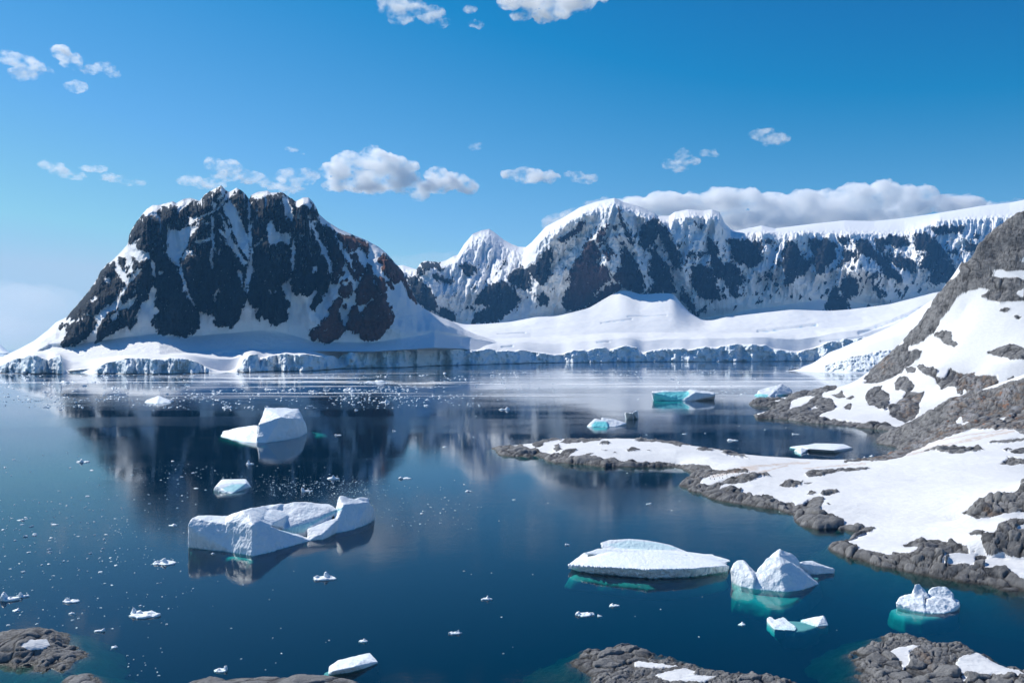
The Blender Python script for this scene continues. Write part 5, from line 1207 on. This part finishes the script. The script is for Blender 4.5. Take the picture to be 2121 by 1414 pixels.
cloud([(390,372,26,11),(430,378,34,10),(445,340,22,14),(480,350,30,14),(520,370,36,14),(565,380,30,12),(610,372,34,18),(640,368,24,18),(470,366,30,10),(600,395,40,8)], 12600, M_WISP, 2, "ragged wispy cloud trailing left above the black mountain summit", rough=0.6)
cloud([(604,308,16,6),(625,318,10,4)], 12700, M_WISP, 3, "tiny wisp of cloud above the gap between wispy and puffy clouds", rough=0.5)
cloud([(815,8,34,12),(850,18,40,14),(890,30,34,14),(915,44,22,8),(830,34,30,8),(800,22,16,8)], 12500, M_WISP, 4, "thin cloud cut by the top edge left of centre", rough=0.6)
cloud([(985,48,16,9),(975,20,14,5)], 12500, M_WISP, 5, "small cloud scrap between the two clouds at the top edge", rough=0.5)
cloud([(1055,-2,30,12),(1100,8,44,20),(1150,14,46,24),(1195,2,44,22),(1240,-8,36,14),(1080,28,26,10),(1130,38,30,10)], 12500, M_CUM, 6, "brighter cloud cut by the top edge at the centre", rough=0.5)
cloud([(20,118,32,13),(55,128,28,14),(80,145,26,13),(50,155,30,12),(100,150,14,8)], 12400, M_WISP, 7, "ragged cloud at the upper left edge of the sky", rough=0.6)
cloud([(130,112,20,15),(148,124,18,15),(138,130,16,9)], 12400, M_CUM, 8, "small round puff right of the ragged cloud at upper left")
cloud([(185,145,22,9),(215,138,22,11),(232,152,16,10)], 12400, M_WISP, 9, "broken cloud at the right end of the upper left group")
cloud([(152,176,25,12)], 12400, M_WISP, 10, "single oval puff hanging lowest below the upper left group")
cloud([(110,345,24,8),(130,358,24,9),(155,364,20,5)], 12600, M_WISP, 11, "thin slanting cloud low in the left sky", rough=0.6)
cloud([(185,346,28,6),(230,368,30,8),(270,378,24,6)], 12600, M_WISP, 12, "stretched streaky cloud left of the black mountain", rough=0.6)
cloud([(1060,362,24,9),(1100,364,40,13),(1138,366,26,11),(1080,356,20,7)], 12500, M_CUM, 13, "flat oval cloud above the saddle between the mountains")
cloud([(1190,362,22,9),(1218,368,22,9)], 12500, M_WISP, 14, "smaller flat cloud right of the oval cloud above the saddle")
cloud([(1415,322,20,13),(1432,335,18,10),(1395,340,24,9),(1405,352,20,5)], 12500, M_WISP, 15, "peaked small cloud above the twin topped snow mountain", rough=0.5)
cloud([(1468,314,16,5),(1480,320,12,4)], 12500, M_WISP, 16, "tiny cloud wisp right of the peaked small cloud")
cloud([(1580,278,30,9),(1610,284,34,11),(1595,292,24,7)], 12500, M_WISP, 17, "lone thin cloud in the right half of the sky", rough=0.5)
cloud([(985,304,15,7)], 12500, M_WISP, 18, "faint dot of cloud right above the puffy cumulus")
cloud([(1310,440,70,36),(1380,425,60,28),(1440,430,60,30),(1500,420,56,34),(1540,415,40,26),(1600,428,64,30),(1655,430,50,32),(1720,425,60,34),(1770,410,46,30),(1820,408,40,30),(1838,392,26,20),(1870,408,34,24),(1915,402,24,18),(1900,420,60,24),(1970,425,60,18),(2040,432,50,14),(2105,428,50,10),(1600,455,120,24),(1800,450,120,24)], 13500, M_BANK, 19, "long bank of white cloud lying behind the plateau", voxel=3.0)
cloud([(1150,462,30,18),(1190,445,30,16),(1225,428,28,12),(1250,420,24,10)], 13500, M_WISP, 20, "soft cloud wrapping the left shoulder of the twin topped mountain")

M_VEIL = cloud_mat("cloud_veil_vapour", 0.00042, 0.0008, 0.20, 0.75)
cloud([(-140,650,120,60),(-20,640,130,62),(90,645,110,55),(190,655,80,48),(30,690,170,40)], 15500, M_VEIL, 21, "pale low veil of cloud on the horizon behind the left foot of the black mountain", voxel=4.0)
cloud([(830,555,60,24),(900,548,60,22),(960,540,50,20)], 15500, M_VEIL, 22, "pale low veil of cloud behind the saddle right of the black mountain", voxel=3.0)

# ---------------------------------------------------------------- air
t = NT("haze_air")
v = t.n.new("ShaderNodeVolumePrincipled"); v.inputs["Color"].default_value = (0.16, 0.50, 1.0, 1); v.inputs["Density"].default_value = 2.6e-5; v.inputs["Anisotropy"].default_value = 0.2
t.l.new(v.outputs[0], t.out.inputs["Volume"])
hx, hy, hz = (-8500, 9500), (-120, 11900), (-48, 1760)
vs = [(x, y, z) for z in hz for y in hy for x in hx]
o = mesh_obj("haze", vs, [(4, 5, 7, 6), (0, 2, 3, 1), (0, 1, 5, 4), (1, 3, 7, 5), (3, 2, 6, 7), (2, 0, 4, 6)], t.m, smooth=False)
tag(o, "thin bluish air between the camera and the far mountains", "haze", kind="stuff")
# ---------------------------------------------------------------- penguins of the colony on the point
t = NT("penguin_plumage")
bel = t.attr("belly")
t.principled(t.mix(t.step(bel, 0.4, 0.6), (0.02, 0.02, 0.025), (0.8, 0.8, 0.78)), 0.7)
M_PENG = t.m
def ell(cx, cy, cz, rx, ry, rz, n=7):
    P = []
    for i in range(1, n):
        a = math.pi * i / n
        for j in range(10):
            b = j / 10 * 6.283; P.append((cx + rx * math.sin(a) * math.cos(b), cy + ry * math.sin(a) * math.sin(b), cz + rz * math.cos(a)))
    return P + [(cx, cy, cz + rz), (cx, cy, cz - rz)]
def make_penguin():
    H = [ell(0, 0, 0.30, 0.13, 0.12, 0.27), ell(0, 0.0, 0.50, 0.075, 0.075, 0.13), ell(0, -0.02, 0.62, 0.06, 0.065, 0.062),
         [(0.015, -0.07, 0.63), (-0.015, -0.07, 0.63), (0, -0.07, 0.60), (0, -0.14, 0.612), (0.01, -0.06, 0.60), (-0.01, -0.06, 0.60)],
         [(0.10, 0.02, 0.46), (0.12, -0.03, 0.46), (0.20, 0.02, 0.22), (0.21, -0.02, 0.22), (0.17, 0.03, 0.34), (0.11, 0.0, 0.42)], [(-0.10, 0.02, 0.46), (-0.12, -0.03, 0.46), (-0.20, 0.02, 0.22), (-0.21, -0.02, 0.22), (-0.17, 0.03, 0.34), (-0.11, 0.0, 0.42)],
         [(0.02, -0.12, 0), (0.09, -0.12, 0), (0.08, 0.04, 0), (0.03, 0.04, 0), (0.05, 0.0, 0.08), (0.06, -0.05, 0.05)], [(-0.02, -0.12, 0), (-0.09, -0.12, 0), (-0.08, 0.04, 0), (-0.03, 0.04, 0), (-0.05, 0.0, 0.08), (-0.06, -0.05, 0.05)],
         [(0.03, 0.08, 0.12), (-0.03, 0.08, 0.12), (0.02, 0.19, 0.02), (-0.02, 0.19, 0.02), (0, 0.10, 0.06), (0, 0.1, 0.16)]]
    me = remeshed(H, 0.016, 2); n = len(me.vertices); co = np.empty(n * 3, np.float32); me.vertices.foreach_get("co", co); co = co.reshape(-1, 3)
    b = ((co[:, 1] < -0.035) & (np.abs(co[:, 0]) < 0.095) & (co[:, 2] > 0.08) & (co[:, 2] < 0.53)).astype(np.float32)
    a = me.attributes.new("belly", 'FLOAT', 'POINT'); a.data.foreach_set("value", b)
    me.materials.clear(); me.materials.append(M_PENG); smooth_mesh(me); return me
PM = make_penguin()
ground = bpy.data.objects["snow_point"]; bpy.context.view_layer.update()
spots = [(1462, 986), (1466, 984), (1470, 987), (1475, 985), (1478, 988), (1483, 984), (1487, 986), (1491, 983), (1496, 985), (1500, 982), (1455, 988), (1459, 990), (1505, 983), (1511, 980), (1518, 982), (1524, 979), (1530, 981), (1537, 978),
         (1490, 990), (1497, 991), (1506, 988), (1514, 989), (1521, 987), (1545, 981), (1552, 979), (1480, 993), (1471, 992), (1532, 986), (1540, 985), (1560, 982), (1473, 980), (1485, 979)]
k = 0
for u, v in spots:
    dr = Vector((wx(u, 1.0), 1.0, wz(v, 1.0) - EYE)).normalized()
    hit, loc, nor, _ = ground.ray_cast(Vector((0, 0, EYE)), dr)
    if not hit or loc.z < 0.3: continue
    o = bpy.data.objects.new("penguin", PM); scene.collection.objects.link(o)
    o.location = loc - Vector((0, 0, 0.02)); o.rotation_euler = (0, 0, rnd.uniform(0, 6.28)); o.scale = (1.1,) * 3
    tag(o, "tiny black and white penguin standing in the colony on the stained snow", "penguin", "penguins of the colony on the snowy point")
